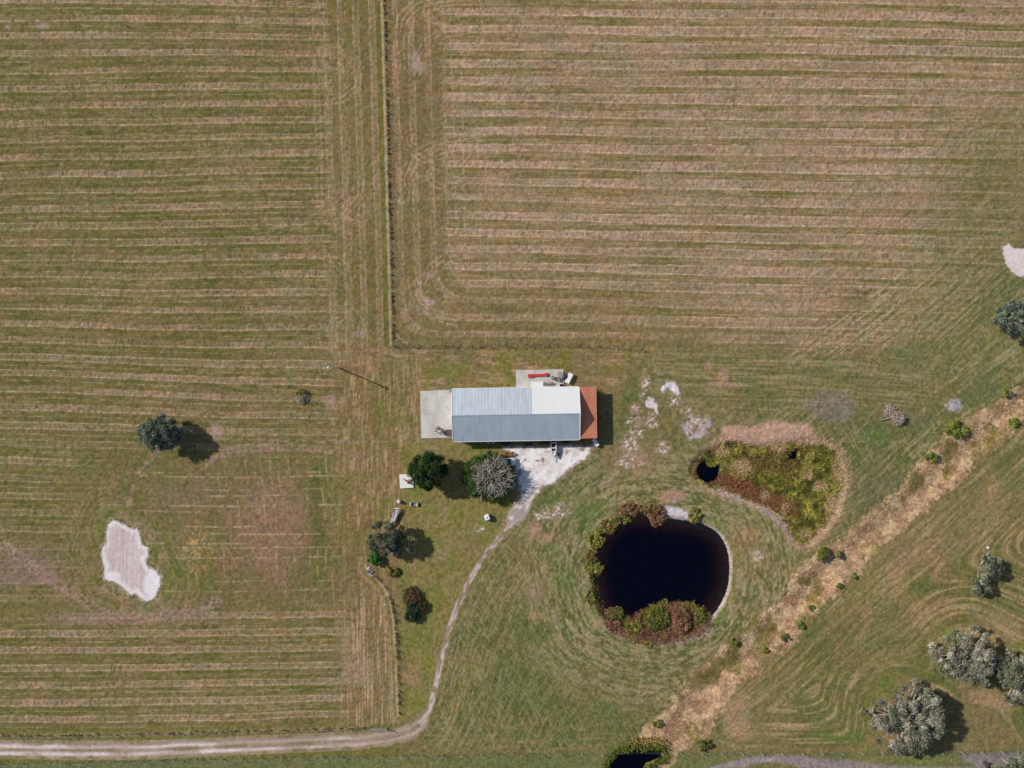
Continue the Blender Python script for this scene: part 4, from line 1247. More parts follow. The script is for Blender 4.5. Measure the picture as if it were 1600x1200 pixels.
# marsh plants
open_w = (1 - sstep(-1, 1.5, -d_poolA)) * (1 - sstep(-1, 1.5, -d_poolB))
prob = (1 - sstep(-3, 5, d_marsh + 16 * wob1 + 6 * (fineB - .5))) * core * open_w
pts, zz, uu, vv, j, i = grid_pick(prob, 30, rng)
pal = np.array([lin((154, 148, 66)), lin((124, 126, 58)), lin((176, 166, 84)), lin((138, 118, 66))])
cc = pal[np.clip((fbm(uu, vv, 16, 30, 3) * 6.4 - 1.2).astype(int), 0, 3)]
cc = cc * (.45 + 1.1 * fbm(uu, vv, 5.5, 36, 2)[:, None])
dk = (1 - sstep(.3, .42, fbm(uu, vv, 12, 37, 3)))[:, None]
cc = cc * (1 - .55 * dk)
red = sstep(.35, .65, 1 - np.abs((vv - (738 + (uu - 1100) * .42)) / 26)) * (1 - sstep(1225, 1262, uu))
red = np.clip(red, 0, 1) * (rng.random(len(uu)) < .85)
cc = cc * (1 - red[:, None]) + lin((158, 102, 80)) * red[:, None]
brn = (1 - sstep(.4, 1.1, np.hypot((uu - 1205) / 50, (vv - 725) / 24))) * (rng.random(len(uu)) < .75)
cc = cc * (1 - brn[:, None]) + lin((138, 114, 68)) * brn[:, None]
for cx, cy, rx, ry in ((1158, 728, 20, 14), (1215, 698, 16, 12), (1128, 706, 16, 10), (1312, 730, 14, 30), (1300, 790, 14, 20), (1258, 835, 14, 8), (1195, 775, 8, 10), (1262, 742, 10, 8), (1280, 760, 12, 10), (1225, 795, 5, 12)):
    t = (1 - sstep(.5, 1.1, np.hypot((uu - cx) / rx, (vv - cy) / ry) + .5 * (rng.random(len(uu)) - .5)))
    cc = cc * (1 - t[:, None]) + lin((206, 178, 134)) * t[:, None]
tufts("marsh_plants", pts, np.maximum(zz, -.5), .12 + .6 * fbm(uu, vv, 11, 31, 2) ** 1.4, cc, rng, 4, .06, .9, leaf_mat)

# dry grass on the ragged bank of the marsh
prob = np.exp(-((d_marsh - 5 + 18 * wob1) / 7) ** 2) * core * (sstep(1262, 1300, U) + sstep(700, 690, V) * .8 + .5 * sstep(745, 765, V)) * open_w
pts, zz, uu, vv, j, i = grid_pick(np.clip(prob, 0, 1), 16, rng)
cc = lin((206, 174, 146)) * np.ones((len(uu), 1)) * (1 + .5 * (fbm(uu, vv, 9, 35, 2)[:, None] - .5))
tufts("marsh_bank_straw", pts, zz, .08 + .3 * rng.random(len(uu)), cc, rng, 3, .036, 1.2)

# straw in the ditch
prob = dm * core * (1 - sstep(-2, 0, -d_culv)) * (1 - sstep(1165, 1172, V))
pts, zz, uu, vv, j, i = grid_pick(prob, 15, rng)
fb = fbm(uu, vv, 26, 26, 3)
gr = sstep(.49, .64, fb)[:, None]
br = sstep(.45, .62, fbm(uu, vv, 16, 34, 3))[:, None]
cc = lin((230, 198, 162)) * (1 - br) + lin((178, 142, 110)) * br
cc = cc * (1 - gr) + lin((128, 122, 58)) * gr
cc = cc * (1 + .7 * (fbm(uu, vv, 8, 32, 2)[:, None] - .5))
tufts("ditch_straw", pts, zz, .06 + .34 * fbm(uu, vv, 9, 33, 2) ** 1.5, cc, rng, 3, .034, 1.3)

# reeds of the culvert mouth and pond bank
prob = (np.exp(-((d_culv - 4) / 5) ** 2) * (d_culv > .5) + .9 * (1 - sstep(.4, 1.1, np.hypot((U - 1015) / 34, (V - 1160) / 11)))) * core * (1 - sstep(-2, 0, -d_culv))
pts, zz, uu, vv, j, i = grid_pick(np.clip(prob, 0, 1), 20, rng)
t = sstep(1158, 1164, vv + 8 * (rng.random(len(uu)) - .5))[:, None]
cc = lin((186, 158, 104)) * (1 - t) + lin((112, 122, 48)) * t
tufts("culvert_reeds", pts, zz, .4 + .4 * rng.random(len(uu)), cc, rng, 4, .08, .6, leaf_mat)
prob = (np.exp(-((d_pond - 3) / 4) ** 2) * (1 - sstep(940, 985, U)) + .5 * np.exp(-((d_pond - 10 + 10 * wob1) / 7) ** 2) * sstep(970, 990, V)) * core
pts, zz, uu, vv, j, i = grid_pick(np.clip(prob, 0, 1), 14, rng)
cc = np.where((vv > 985)[:, None], lin((168, 146, 132)), lin((112, 98, 58)))
tufts("pond_bank_grass", pts, zz, .3 + .3 * rng.random(len(uu)), cc, rng, 3, .07, .7, leaf_mat)

# low mat of reeds closing the bottom of the pond
q = poly_sdf(U, V, [(943, 953), (962, 957), (985, 969), (1005, 958), (1036, 941), (1078, 944), (1108, 955), (1109, 974), (1086, 990), (1042, 1003), (990, 1001), (955, 986)]) + 16 * wob1 + 8 * (fineB - .5)
prob = (1 - sstep(-3, 3, q)) * core
pts, zz, uu, vv, j, i = grid_pick(prob, 34, rng)
r1 = sstep(.42, .58, fbm(uu, vv, 22, 38, 3))[:, None]
rr_ = np.clip(r1 + (1 - sstep(.5, 1.2, np.hypot((uu - 1066) / 24, (vv - 972) / 30)))[:, None] + (1 - sstep(.5, 1.2, np.hypot((uu - 957) / 18, (vv - 975) / 14)))[:, None] - (1 - sstep(.4, 1.1, np.hypot((uu - 1030) / 22, (vv - 968) / 22)))[:, None], 0, 1)
cc = lin((142, 138, 68)) * (1 - rr_) + lin((156, 116, 92)) * rr_
cc = cc * (.5 + 1.0 * fbm(uu, vv, 5, 39, 2)[:, None])
tufts("pond_reeds", pts, np.maximum(zz, -.5), .3 + .55 * fbm(uu, vv, 8, 40, 2), cc, rng, 4, .06, .8, leaf_mat)

# weeds left standing under the fences
def fence_weeds(name, line, half_w, off, ht, c0, c1, dens, seed, dark=.5):
    rng = np.random.default_rng(seed)
    d, s = line_sd(U, V, line)
    clump = .3 + .7 * sstep(.3, .6, vnoise(s / 5, s * 0, seed))
    inseg = ((s > 0.5) & (s < s.max() - .5)) | (np.abs(d) < half_w)
    prob = np.exp(-((d - off) / half_w) ** 2) * core * clump * inseg
    prob[np.abs(d) > 4 * half_w] = 0
    pts, zz, uu, vv, j, i = grid_pick(prob, dens, rng)
    t = (rng.random(len(uu)) < dark)[:, None]
    cc = np.where(t, lin(c0), lin(c1))
    tufts(name, pts, zz, ht * (.6 + .8 * rng.random(len(uu))), cc, rng, 3, .06, .45)

fence_weeds("fence_weeds", BACK_FENCE, 1.2, -.8, .34, (96, 76, 62), (150, 128, 104), 34, 310, .7)
fence_weeds("fence_weeds", PADDOCK_FENCE, 2.6, -1.0, .2, (128, 118, 70), (188, 162, 118), 24, 311, .4)
fence_weeds("fence_weeds", LANE_FENCE, 1.2, .6, .5, (104, 92, 60), (160, 140, 98), 26, 312, .6)
fence_weeds("fence_weeds", ROW_FENCE, 2.0, 0, .32, (112, 98, 66), (158, 136, 100), 18, 313, .5)
fence_weeds("fence_weeds", ROADSIDE_FENCE, 1.4, 0, .22, (120, 114, 70), (150, 134, 98), 9, 314, .5)

# ------------------------------------------------------------------ fences
post_mat = mat("weathered_post", (0.40, 0.36, 0.32), .9, var=.25, scale=8)
wire_mat = mat("galvanised_wire", (0.34, 0.34, 0.35), .5, metal=.6, var=.1)


def fence(line, spacing, h, label, r=.07):
    pts = [np.array(p, float) for p in line]
    L = [0.0]
    for a, b in zip(pts[:-1], pts[1:]): L.append(L[-1] + np.hypot(*(b - a)))
    n = max(2, int(L[-1] / spacing))
    us_ = np.interp(np.linspace(0, L[-1], n + 1), L, [p[0] for p in pts])
    vs_ = np.interp(np.linspace(0, L[-1], n + 1), L, [p[1] for p in pts])
    base = P(us_[0], vs_[0]); base.z = 0
    root = empty("wire_fence", base, 0, label, "fence")
    me = None
    tops = []
    for k, (a, b) in enumerate(zip(us_, vs_)):
        if a < -70 or a > 1670 or b < -330: 
            continue
        w = P(a, b)
        w.z = ground_z(w.x, w.y)
        loc = w - base
        if me is None:
            o = MB().tube([(0, 0, -.3), (0, 0, h * .96), (0, 0, h)], [r, r * .92, r * .6], 8).build("post", post_mat, root)
            me = o.data
        else:
            o = bpy.data.objects.new("post", me)
            link(o, root)
        o.location = loc
        o.rotation_euler = (random.uniform(-.06, .06), random.uniform(-.06, .06), 0)
        o.scale = (1, 1, random.uniform(.88, 1.1))
        tops.append(loc)
    for hh in (.35, .65, .92):
        mb = MB()
        mb.tube([t + Vector((0, 0, hh * h)) for t in tops], .008, 4)
        mb.build("wire", wire_mat, root)


fence(BACK_FENCE, 28, 1.2, "wire fence with dark weeds dividing the two hayfields from the top edge down", .06)
fence(PADDOCK_FENCE, 28, 1.15, "wire fence running level behind the barn at the foot of the right hayfield", .06)
fence(LANE_FENCE, 24, 1.1, "short curved wire fence between the left field and the driveway lawn", .06)
fence(ROW_FENCE, 32, 1.05, "wire fence in the grass strip just above the dirt road", .06)
fence(ROADSIDE_FENCE, 31, 1.15, "long wire fence with pale posts along the bottom of the photo", .075)

# gate lying by the road corner
gp = P(592, 1137.5)
gate = empty("field_gate", gp, math.radians(-1), "grey metal field gate at the bend of the dirt road", "gate")
galv = mat("galvanised_steel", (0.55, 0.55, 0.56), .4, metal=.5, var=.1)
mb = MB()
for z in (.25, .5, .75, 1.0, 1.2): mb.tube([(-1.6, 0, z), (1.6, 0, z)], .03, 6)
for x in (-1.6, 0, 1.6): mb.tube([(x, 0, .25), (x, 0, 1.2)], .03, 6)
mb.build("gate_frame", galv, gate)
MB().tube([(1.75, 0, -.3), (1.75, 0, 1.5)], .1, 8).build("post", post_mat, gate)

# ------------------------------------------------------------------ barn
ANG = math.atan2(3.2, 197.3)
BC = P(806.2, 647.3, 3.0); BC.z = 0
barn = empty("metal_barn", BC, ANG, "long barn with grey and white metal roof and a rust red end lean-to", "barn")
LX, LY = 27.15, 11.34
EH, RH = 2.72, 4.62
hx, hy = LX / 2, LY / 2


def roof_mat(name, col, metal, rough, var=.06, sc=.5):
    return mat(name, col, rough, metal, var, sc, .4, stretch=(1, .3, 1))

grey_roof = roof_mat("galvalume_roof", (0.475, 0.53, 0.59), .32, .5, .10, .8)
grey_roof_s = grey_roof
white_roof = roof_mat("white_roof_sheet", (0.70, 0.705, 0.71), 0, .5, .025)
red_roof = roof_mat("rust_red_sheet", (0.60, 0.215, 0.125), 0, .85, .16, .8)
trim_white = mat("white_trim", (0.78, 0.78, 0.77), .5, var=.04)
wall_mat = mat("barn_wall_sheet", (0.58, 0.57, 0.54), .6, var=.08, scale=2)
dark_in = mat("dark_opening", (0.03, 0.03, 0.035), .9, var=.2)


def ribbed(x0, x1, ya, za, yb, zb, pitch=.305, rib=.013, thick=.04, seam=0.915):
    """roof sheet from eave (ya,za) to ridge (yb,zb), ribs running up the slope"""
    xs = []; hs = []
    x = x0; k = 0
    while x < x1 - 1e-4:
        big = (k % 3 == 0)
        h = rib * (1.25 if big else .7)
        w = .045 if big else .03
        for dx, hh in ((0, 0), (w * .6, h), (w * 1.6, h), (w * 2.2, 0)):
            if x + dx < x1: xs.append(x + dx); hs.append(hh)
        x += pitch; k += 1
    xs.append(x1); hs.append(0)
    sl = Vector((0, yb - ya, zb - za)).normalized()
    nv = Vector((0, -sl.z, sl.y))
    if nv.z < 0: nv = -nv
    n = len(xs)
    vsx = []
    for (y, z) in ((ya, za), (yb, zb)):
        for x, h in zip(xs, hs):
            vsx.append(Vector((x, y, z)) + nv * h)
    for (y, z) in ((ya, za), (yb, zb)):
        for x in xs: vsx.append(Vector((x, y, z)) - nv * thick)
    fs = []
    up = yb > ya
    for k in range(n - 1):
        q = (k, k + 1, n + k + 1, n + k)
        fs.append(q if up else q[::-1])
        q2 = (2 * n + k, 3 * n + k, 3 * n + k + 1, 2 * n + k + 1)
        fs.append(q2 if up else q2[::-1])
        e = (k, 2 * n + k, 2 * n + k + 1, k + 1)
        fs.append(e if up else e[::-1])
    return MB().add(vsx, fs)

XW = hx - 10.15         # white section begins
ribbed(-hx, XW, hy, EH, 0.02, RH).build("roof", grey_roof, barn)
wr = ribbed(XW + .01, hx, hy + .04, EH + .035, 0.10, RH + .02, rib=.004).build("roof", white_roof, barn)
wr["label"] = "smooth white sheeted roof section"
sr = ribbed(-hx, hx, -hy, EH, -0.02, RH).build("roof", grey_roof_s, barn)
MB().add([(-hx - .03, -.16, RH - .01), (hx + .03, -.16, RH - .01), (hx + .03, 0, RH + .075), (-hx - .03, 0, RH + .075), (-hx - .03, .16, RH - .01), (hx + .03, .16, RH - .01)],
         [(0, 1, 2, 3), (3, 2, 5, 4)]).build("ridge_cap", grey_roof, barn)
for sx in (-1, 1):
    mb = MB()
    for ya, yb in ((-hy, 0), (0, hy)):
        za, zb = (EH, RH) if ya < 0 else (RH, EH)
        x0 = sx * hx - (0.02 if sx > 0 else .14); x1 = x0 + .16
        mb.add([(x0, ya, za + .07), (x1, ya, za + .07), (x1, yb, zb + .07), (x0, yb, zb + .07), (x0, ya, za - .2), (x1, ya, za - .2), (x1, yb, zb - .2), (x0, yb, zb - .2)],
               [(0, 1, 2, 3), (7, 6, 5, 4), (4, 5, 1, 0), (6, 7, 3, 2), (5, 6, 2, 1), (7, 4, 0, 3)])
    mb.build("rake_trim", trim_white, barn)
for sy in (-1, 1):
    MB().box((0, sy * (hy + .06), EH - .07), (LX - .3, .11, .12)).build("gutter", trim_white, barn)
# walls
w = .12
mb = MB()
wx, wy = hx - .25, hy - .25
for sy in (-1, 1):
    if sy > 0:
        mb.box((0, sy * wy, 1.3), (2 * wx, w, 2.6))
    else:
        for xa, xb in ((-wx, -8.5), (-4.0, -2.5), (2.0, 3.5), (8.0, wx)):
            mb.box(((xa + xb) / 2, sy * wy, 1.3), (xb - xa, w, 2.6))
        mb.box((0, sy * wy, 2.52), (2 * wx - .02, w * .8, .16))
for sx in (-1, 1):
    x = sx * wx
    y = wy - w / 2 - .002
    zt = EH - .12; zr = RH - .14
    vsx = [(x - w / 2, -y, 0), (x - w / 2, y, 0), (x - w / 2, y, zt), (x - w / 2, 0, zr), (x - w / 2, -y, zt)]
    vsx += [(a + w, b, c) for a, b, c in vsx]
    mb.add(vsx, [(4, 3, 2, 1, 0), (5, 6, 7, 8, 9), (0, 1, 6, 5), (1, 2, 7, 6), (2, 3, 8, 7), (3, 4, 9, 8), (4, 0, 5, 9)])
mb.build("wall", wall_mat, barn)
MB().box((-wx - .1, -.5, 1.2), (.06, 3.6, 2.4)).build("door", trim_white, barn)
d = MB().box((-2.0, wy + .09, 1.05), (1.0, .06, 2.1)).build("door", trim_white, barn)
# small white canopy over the rear door
MB().box((4.6, hy + .65, 2.42), (2.7, 1.2, .07), rx=math.radians(-4)).box((3.35, hy + 1.15, 1.2), (.1, .1, 2.4)).box((5.85, hy + 1.15, 1.2), (.1, .1, 2.4)).build("canopy", trim_white, barn)
# rust red lean-to at the east end
px0, px1 = hx + .16, hx + .16 + 3.55
lean = MB()
n = 24
ys = np.linspace(-hy + .22, hy - .02, 38)
za, zb = 2.88, 2.50
top = []; bot = []
for k, y in enumerate(ys):
    r = .022 if k % 2 else 0
    top.append(((px0, y, za + r), (px1, y, zb + r)))
vsx = [p for t in top for p in t] + [(p[0], p[1], p[2] - .07) for t in top for p in t]
m = len(ys) * 2
fs = []
for k in range(len(ys) - 1):
    fs.append((2 * k, 2 * k + 1, 2 * k + 3, 2 * k + 2))
    fs.append((m + 2 * k + 2, m + 2 * k + 3, m + 2 * k + 1, m + 2 * k))
    fs.append((2 * k + 1, m + 2 * k + 1, m + 2 * k + 3, 2 * k + 3))
fs.append((0, m, m + 1, 1)); e = 2 * len(ys) - 2
fs.append((e + 1, m + e + 1, m + e, e))
o = lean.add(vsx, fs).build("lean_to_roof", red_roof, barn)
o["label"] = "rust red metal lean-to roof"
MB().box((px1 + .04, .1, zb - .03), (.09, LY - .2, .16)).build("fascia", mat("rust_trim", (0.52, 0.26, 0.17), .7), barn)
for y in (-hy + .5, -hy / 2, 0, hy / 2, hy - .4):
    MB().box((px1 - .2, y, 1.2), (.14, .14, 2.4)).build("post", post_mat, barn)
MB().box((px1 - .3, .1, 1.12), (.08, LY - 1.4, 2.2)).build("lean_to_wall", mat("lean_to_boarding", (0.30, 0.2, 0.15), .8, var=.2, scale=3), barn)

# concrete aprons
conc = mat("old_concrete", (0.53, 0.505, 0.465), .9, var=.17, scale=.55, spec=.1)
def slab(name, corners, h, m, kind=None):
    pts = [P(*c) for c in corners]
    ol = [(p.x, p.y) for p in pts][::-1]
    return tag(MB().prism(ol, -.25, h, .999).build(name, m), kind=kind)
slab("concrete_apron", [(656.5, 611), (712, 608.5), (712.5, 683.5), (658, 685)], .10, conc, 'structure')
slab("concrete_apron", [(806, 578.3), (880.5, 577), (881.2, 606), (806.5, 609)], .10, conc, 'structure')
# joints scored in the aprons
joint = mat("apron_joint", (0.33, 0.31, 0.29), .95)
stain = mat("apron_stain", (0.38, 0.35, 0.32), .95, var=.3, scale=2)
mb = MB()
for a, b in (((657.5, 647.5), (709, 646.5)), ((682, 610), (683.5, 684))):
    pa, pb = P(*a), P(*b)
    mb.tube([(pa.x, pa.y, .092), (pb.x, pb.y, .092)], .02, 4)
for a, b in (((843, 578), (843.5, 606)),):
    pa, pb = P(*a), P(*b)
    mb.tube([(pa.x, pa.y, .092), (pb.x, pb.y, .092)], .02, 4)
tag(mb.build("pavement_joint", joint), kind='structure')

# ------------------------------------------------------------------ utility pole with lamp
pole = empty("light_pole", P(531.5, 575.5), 0, "tall wooden pole with a lamp on top and a long thin shadow", "light pole")
MB().tube([(0, 0, -.4), (0, 0, 3.5), (0, 0, 7.0)], [.15, .13, .10], 10).build("pole", mat("pole_timber", (0.30, 0.29, 0.28), .9, var=.2), pole)
mb = MB()
mb.box((0, 0, 6.35), (1.5, .11, .12), rz=.3)
mb.build("crossarm", post_mat, pole)
mb = MB()
mb.tube([(0, 0, 6.9), (-.35, .05, 7.15), (-.7, .05, 7.15)], .03, 6)
mb.build("lamp_arm", galv, pole)
mb = MB()
mb.tube([(-.7, .05, 7.05), (-.7, .05, 7.2), (-.7, .05, 7.33)], [.26, .2, .07], 12)
mb.build("lamp_head", mat("lamp_white", (0.85, 0.85, 0.85), .3), pole)
MB().tube([(.16, -.1, 5.4), (.16, -.1, 6.1)], .17, 10).build("transformer", galv, pole)

# ------------------------------------------------------------------ things on the rear apron
red_cloth = mat("red_cover", (0.56, 0.035, 0.06), .75, var=.12, scale=3)
rb = empty("red_bench_cover", P(841, 586.2), math.radians(3), "long red covered bench with wider ends on the rear concrete apron", "bench")
rb.location.z = .10
MB().rbox((0, 0, .16), (2.9, .52, .30), .06).build("seat_cover", red_cloth, rb)
MB().rbox((-1.72, -.03, .19), (1.15, .74, .36), .08).build("end_cover", red_cloth, rb)
MB().rbox((1.78, .03, .19), (.66, .72, .36), .08).build("end_cover", red_cloth, rb)

wicker = mat("dark_wicker", (0.09, 0.075, 0.075), .8, var=.3, scale=20)
cushion = mat("pale_cushion", (0.55, 0.5, 0.47), .9, var=.1)


def chair(loc, rz, label):
    r = empty("patio_chair", loc, rz, label, "chair", "wicker chairs on the rear apron")
    r.location.z = .10
    MB().rbox((0, 0, .36), (.62, .6, .10), .1).build("seat", wicker, r)
    MB().rbox((0.02, 0, .46), (.48, .48, .10), .08).build("cushion", cushion, r)
    mb = MB()
    arc = [(math.cos(t) * .42, math.sin(t) * .42) for t in np.linspace(math.radians(75), math.radians(285), 12)]
    outer = [Vector((x, y, .3)) for x, y in arc]
    mb.tube([Vector((x, y, .78)) for x, y in arc], .05, 6)
    mb.tube([Vector((x, y, .55)) for x, y in arc], .045, 6)
    mb.tube([Vector((x * .97, y * .97, .36)) for x, y in arc], .045, 6)
    for x, y in arc[::2]: mb.tube([(x, y, .36), (x, y, .78)], .03, 5)
    mb.build("backrest", wicker, r)
    for x in (-.24, .24):
        for y in (-.24, .24):
            MB().tube([(x, y, 0), (x, y, .33)], .03, 6).build("leg", wicker, r)
    return r

chair(P(864.5, 590.5), math.radians(10), "dark round backed wicker chair with pale cushion, the one nearer the red bench cover")
chair(P(873, 592.8), math.radians(-20), "dark round backed wicker chair with pale cushion beside the slatted table")
tb = empty("slatted_table", P(875.3, 585.8), math.radians(-4), "greyish slatted table at the corner of the rear apron", "table")
tb.location.z = .10
mb = MB()
for k in range(9): mb.box((-.55 + k * .1375, 0, .72), (.10, 1.3, .04))
mb.build("tabletop", mat("grey_wood", (0.27, 0.235, 0.235), .85, var=.25, scale=5), tb)
for x in (-.45, .45):
    for y in (-.5, .5):
        MB().box((x, y, .35), (.08, .08, .7)).build("leg", wicker, tb)
bn = empty("plank_bench", P(853, 598.2), math.radians(2), "low brown plank bench beside the barn's white canopy", "bench")
bn.location.z = .10
MB().box((0, .0, .42), (3.2, .16, .05)).box((0.25, -.24, .42), (2.6, .16, .05)).build("seat", mat("old_plank", (0.24, 0.18, 0.15), .9, var=.3, scale=6), bn)
for x in (-1.1, 1.1):
    MB().box((x, -.1, .2), (.08, .45, .4)).build("leg", post_mat, bn)
gr = empty("fire_box", P(877, 602.3), 0, "small square black fire box against the back of the barn", "fire box")
gr.location.z = .10
mb = MB()
for dx, dy, sx, sy in ((-.28, 0, .05, .61), (.28, 0, .05, .61), (0, -.28, .51, .05), (0, .28, .51, .05)): mb.box((dx, dy, .25), (sx, sy, .5))
mb.box((0, 0, .1), (.5, .5, .05))
mb.build("box", mat("black_iron", (0.02, 0.018, 0.02), .7), gr)
for x in (-.2, .2):
    MB().box((x, 0, .06), (.06, .5, .12)).build("leg", mat("iron_leg", (0.05, 0.04, 0.04), .7), gr)
wt = empty("folding_table", P(888.6, 590.8), math.radians(64), "white rectangular table standing tilted off the corner of the rear apron", "table")
MB().rbox((0, 0, .74), (2.3, 1.05, .06), .12).build("tabletop", mat("white_plastic", (0.82, 0.82, 0.83), .4, var=.02), wt)
mb = MB()
for x in (-.85, .85):
    l = MB().tube([(x, -.35, 0), (x, -.35, .70)], .025, 6).tube([(x, .35, 0), (x, .35, .70)], .025, 6).tube([(x, -.35, .2), (x, .35, .2)], .02, 6).build("leg", galv, wt)
cv = empty("covered_grill", P(882.3, 588.2), math.radians(64), "dark covered grill between the slatted table and the white table", "grill")
tarp = mat("dark_tarp", (0.05, 0.045, 0.065), .7, var=.3, scale=5)
MB().box((0, 0, .45), (1.2, .62, .9), taper=.85).build("cover", tarp, cv)
MB().rbox((0, 0, .97), (.9, .42, .2), .12).build("hood_cover", tarp, cv)

# ------------------------------------------------------------------ west apron
mc = empty("concrete_mixer", P(686, 672.3), math.radians(-30), "small rusty mixer with a grey drum on the west apron", "mixer")
mc.location.z = .10
rust = mat("rusty_iron", (0.26, 0.13, 0.10), .85, var=.35, scale=6)
mb = MB()
rings = []
for x, r in ((-.35, .2), (-.2, .40), (.1, .44), (.3, .34), (.5, .24)):
    rings.append([Vector((.35 + x * .8, math.cos(t) * r, .75 + x * .4 + math.sin(t) * r)) for t in np.linspace(0, 2 * math.pi, 14, endpoint=False)])
mb.loft(rings)
mb.build("drum", mat("grey_drum", (0.26, 0.27, 0.25), .6, var=.2), mc, True)
mb = MB()
for y in (-.5, .5):
    mb.tube([(-.7, y, .25), (.5, y, .3), (.1, y * .7, .85)], .04, 6)
mb.tube([(-.7, -.5, .25), (-.7, .5, .25)], .04, 6)
mb.tube([(-1.1, -.2, .3), (-.7, -.1, .3)], .04, 6)
mb.box((-.45, .15, .5), (.5, .45, .4))
mb.build("frame", rust, mc)
for x, y in ((-.6, -.6), (-.6, .6), (.45, -.62), (.45, .62)):
    MB().tube([(x, y - .05, .22), (x, y + .05, .22)], .22, 12).build("wheel", rust, mc)
pl = empty("pallet_stack", P(701.5, 676), math.radians(2), "dark brown stack of wooden pallets at the barn's west wall", "pallets")
pl.location.z = .10
old_wood = mat("purple_brown_wood", (0.15, 0.105, 0.11), .9, var=.4, scale=6)
for k in range(3):
    mb = MB()
    z = k * .15
    ox = random.uniform(-.08, .08)
    for q in range(6): mb.box((ox, -.6 + q * .24, z + .13), (1.5, .15, .025))
    for q in (-.65, 0, .65): mb.box((ox + q, 0, z + .06), (.09, 1.3, .10))
    mb.build("pallet", old_wood, pl)
dr = P(705, 611.5)
tag(MB().tube([(0, 0, 0), (0, 0, .3), (0, 0, .6)], [.22, .25, .2], 10).build("planter_pot", wicker), "small dark pot at the northwest corner of the barn", "pot").location = (dr.x, dr.y, .1)

# ------------------------------------------------------------------ boat on trailer
def boat_rings(L, W, H):
    rings = []
    for t in np.linspace(0, 1, 9):
        w = W * (1 - max(0, (t - .55) / .45) ** 1.8 * .93) / 2
        z0 = .08 + .25 * max(0, (t - .6) / .4) ** 2
        y = -L / 2 + t * L
        rings.append((y, w, z0))
    return rings

bt = empty("jon_boat", P(865, 697, .8), math.radians(180 + 2), "white edged open boat with dark compartments, bow out of the barn onto the gravel", "boat")
bt.location.z = .45
white_hull = mat("white_hull", (0.72, 0.73, 0.74), .4, var=.05)
mb = MB()
L, W, H = 4.9, 1.25, .55
R_ = boat_rings(L, W, H)
hull = []
for y, w, z0 in R_:
    hull.append([Vector((-w, y, H)), Vector((-w * .92, y, z0 + .12)), Vector((-w * .6, y, z0)), Vector((w * .6, y, z0)), Vector((w * .92, y, z0 + .12)), Vector((w, y, H)),
                 Vector((w - .09, y, H)), Vector((w * .8 - .05, y, z0 + .16)), Vector((-w * .8 + .05, y, z0 + .16)), Vector((-w + .09, y, H))] if w > .2 else
                [Vector((-w, y, H)), Vector((-w * .9, y, z0 + .12)), Vector((-w * .6, y, z0)), Vector((w * .6, y, z0)), Vector((w * .9, y, z0 + .12)), Vector((w, y, H)),
                 Vector((w * .5, y, H)), Vector((w * .4, y, H - .02)), Vector((-w * .4, y, H - .02)), Vector((-w * .5, y, H))])
mb.loft(hull)
mb.build("hull", white_hull, bt)
mb = MB()
for t, w in ((.12, 1.1), (.36, 1.1), (.58, 1.08), (.74, .86)):
    mb.box((0, -L / 2 + t * L, H - .06), (w, .22, .06))
mb.box((0, -L / 2 + .9 * L, H - .015), (.42, .7, .03), taper=.8)
mb.build("seat", white_hull, bt)
MB().box((0, -.35, .29), (1.02, 3.2, .03)).build("floor", mat("black_floor", (0.03, 0.03, 0.035), .8), bt)
tr = empty("boat_trailer", P(865, 697), math.radians(182), "low metal trailer under the white edged boat", "trailer")
mb = MB()
for x in (-.4, .4): mb.tube([(x, -2.2, .42), (x, 1.2, .42), (0, 2.9, .42)], .04, 6)
mb.tube([(-.5, -1.2, .36), (.5, -1.2, .36)], .04, 6)
mb.tube([(0, 2.7, .42), (0, 3.4, .40)], .04, 6)
mb.tube([(0, 3.2, 0), (0, 3.2, .6)], .04, 6)
mb.build("frame", galv, tr)
tyre_m = mat("tyre_rubber", (0.025, 0.025, 0.025), .9)
for x in (-.66, .66):
    wl_ = MB().tube([(x - .09, -1.2, .29), (x + .09, -1.2, .29)], .29, 16).build("wheel", tyre_m, tr)
    MB().tube([(x - .10, -1.2, .29), (x + .10, -1.2, .29)], .15, 12).build("rim", galv, wl_)

ch = empty("chest_freezer", P(930.5, 691.3, .5), math.radians(-58), "white chest freezer lying askew at the corner of the red lean-to", "freezer")
ch.location.z = 0
MB().rbox((0, 0, .36), (1.75, .78, .72), .06).build("cabinet", trim_white, ch)
MB().rbox((0, 0, .76), (1.79, .82, .08), .06).build("lid", trim_white, ch)
MB().box((.3, 0, .805), (.4, .3, .015)).build("panel", mat("grey_panel", (0.25, 0.24, 0.27), .6), ch)

# clutter in the barn's shade
def crate(u, v, d, m, label, nm="crate", cat="crate", rz=0.):
    o = empty(nm, P(u, v), rz, label, cat)
    mb = MB()
    x, y, z = d
    for q in range(4):
        zz = z * (q + .5) / 4
        for sy in (-1, 1): mb.box((0, sy * y / 2, zz), (x, .03, z / 4 * .86))
        for sx in (-1, 1): mb.box((sx * x / 2, 0, zz), (.03, y - .04, z / 4 * .86))
    mb.build("side", m, o)
    MB().box((0, 0, z + .015), (x + .06, y + .06, .03)).build("lid", m, o)
    return o
grey_p = mat("grey_crate", (0.42, 0.43, 0.47), .7)
crate(763.5, 691.2, (.8, .5, .5), grey_p, "left grey crate under the barn's south eave")
crate(771, 691.5, (.6, .5, .55), grey_p, "right grey crate under the barn's south eave, nearer the dark drums")
drum_m = mat("dark_blue_drum", (0.03, 0.035, 0.06), .5)
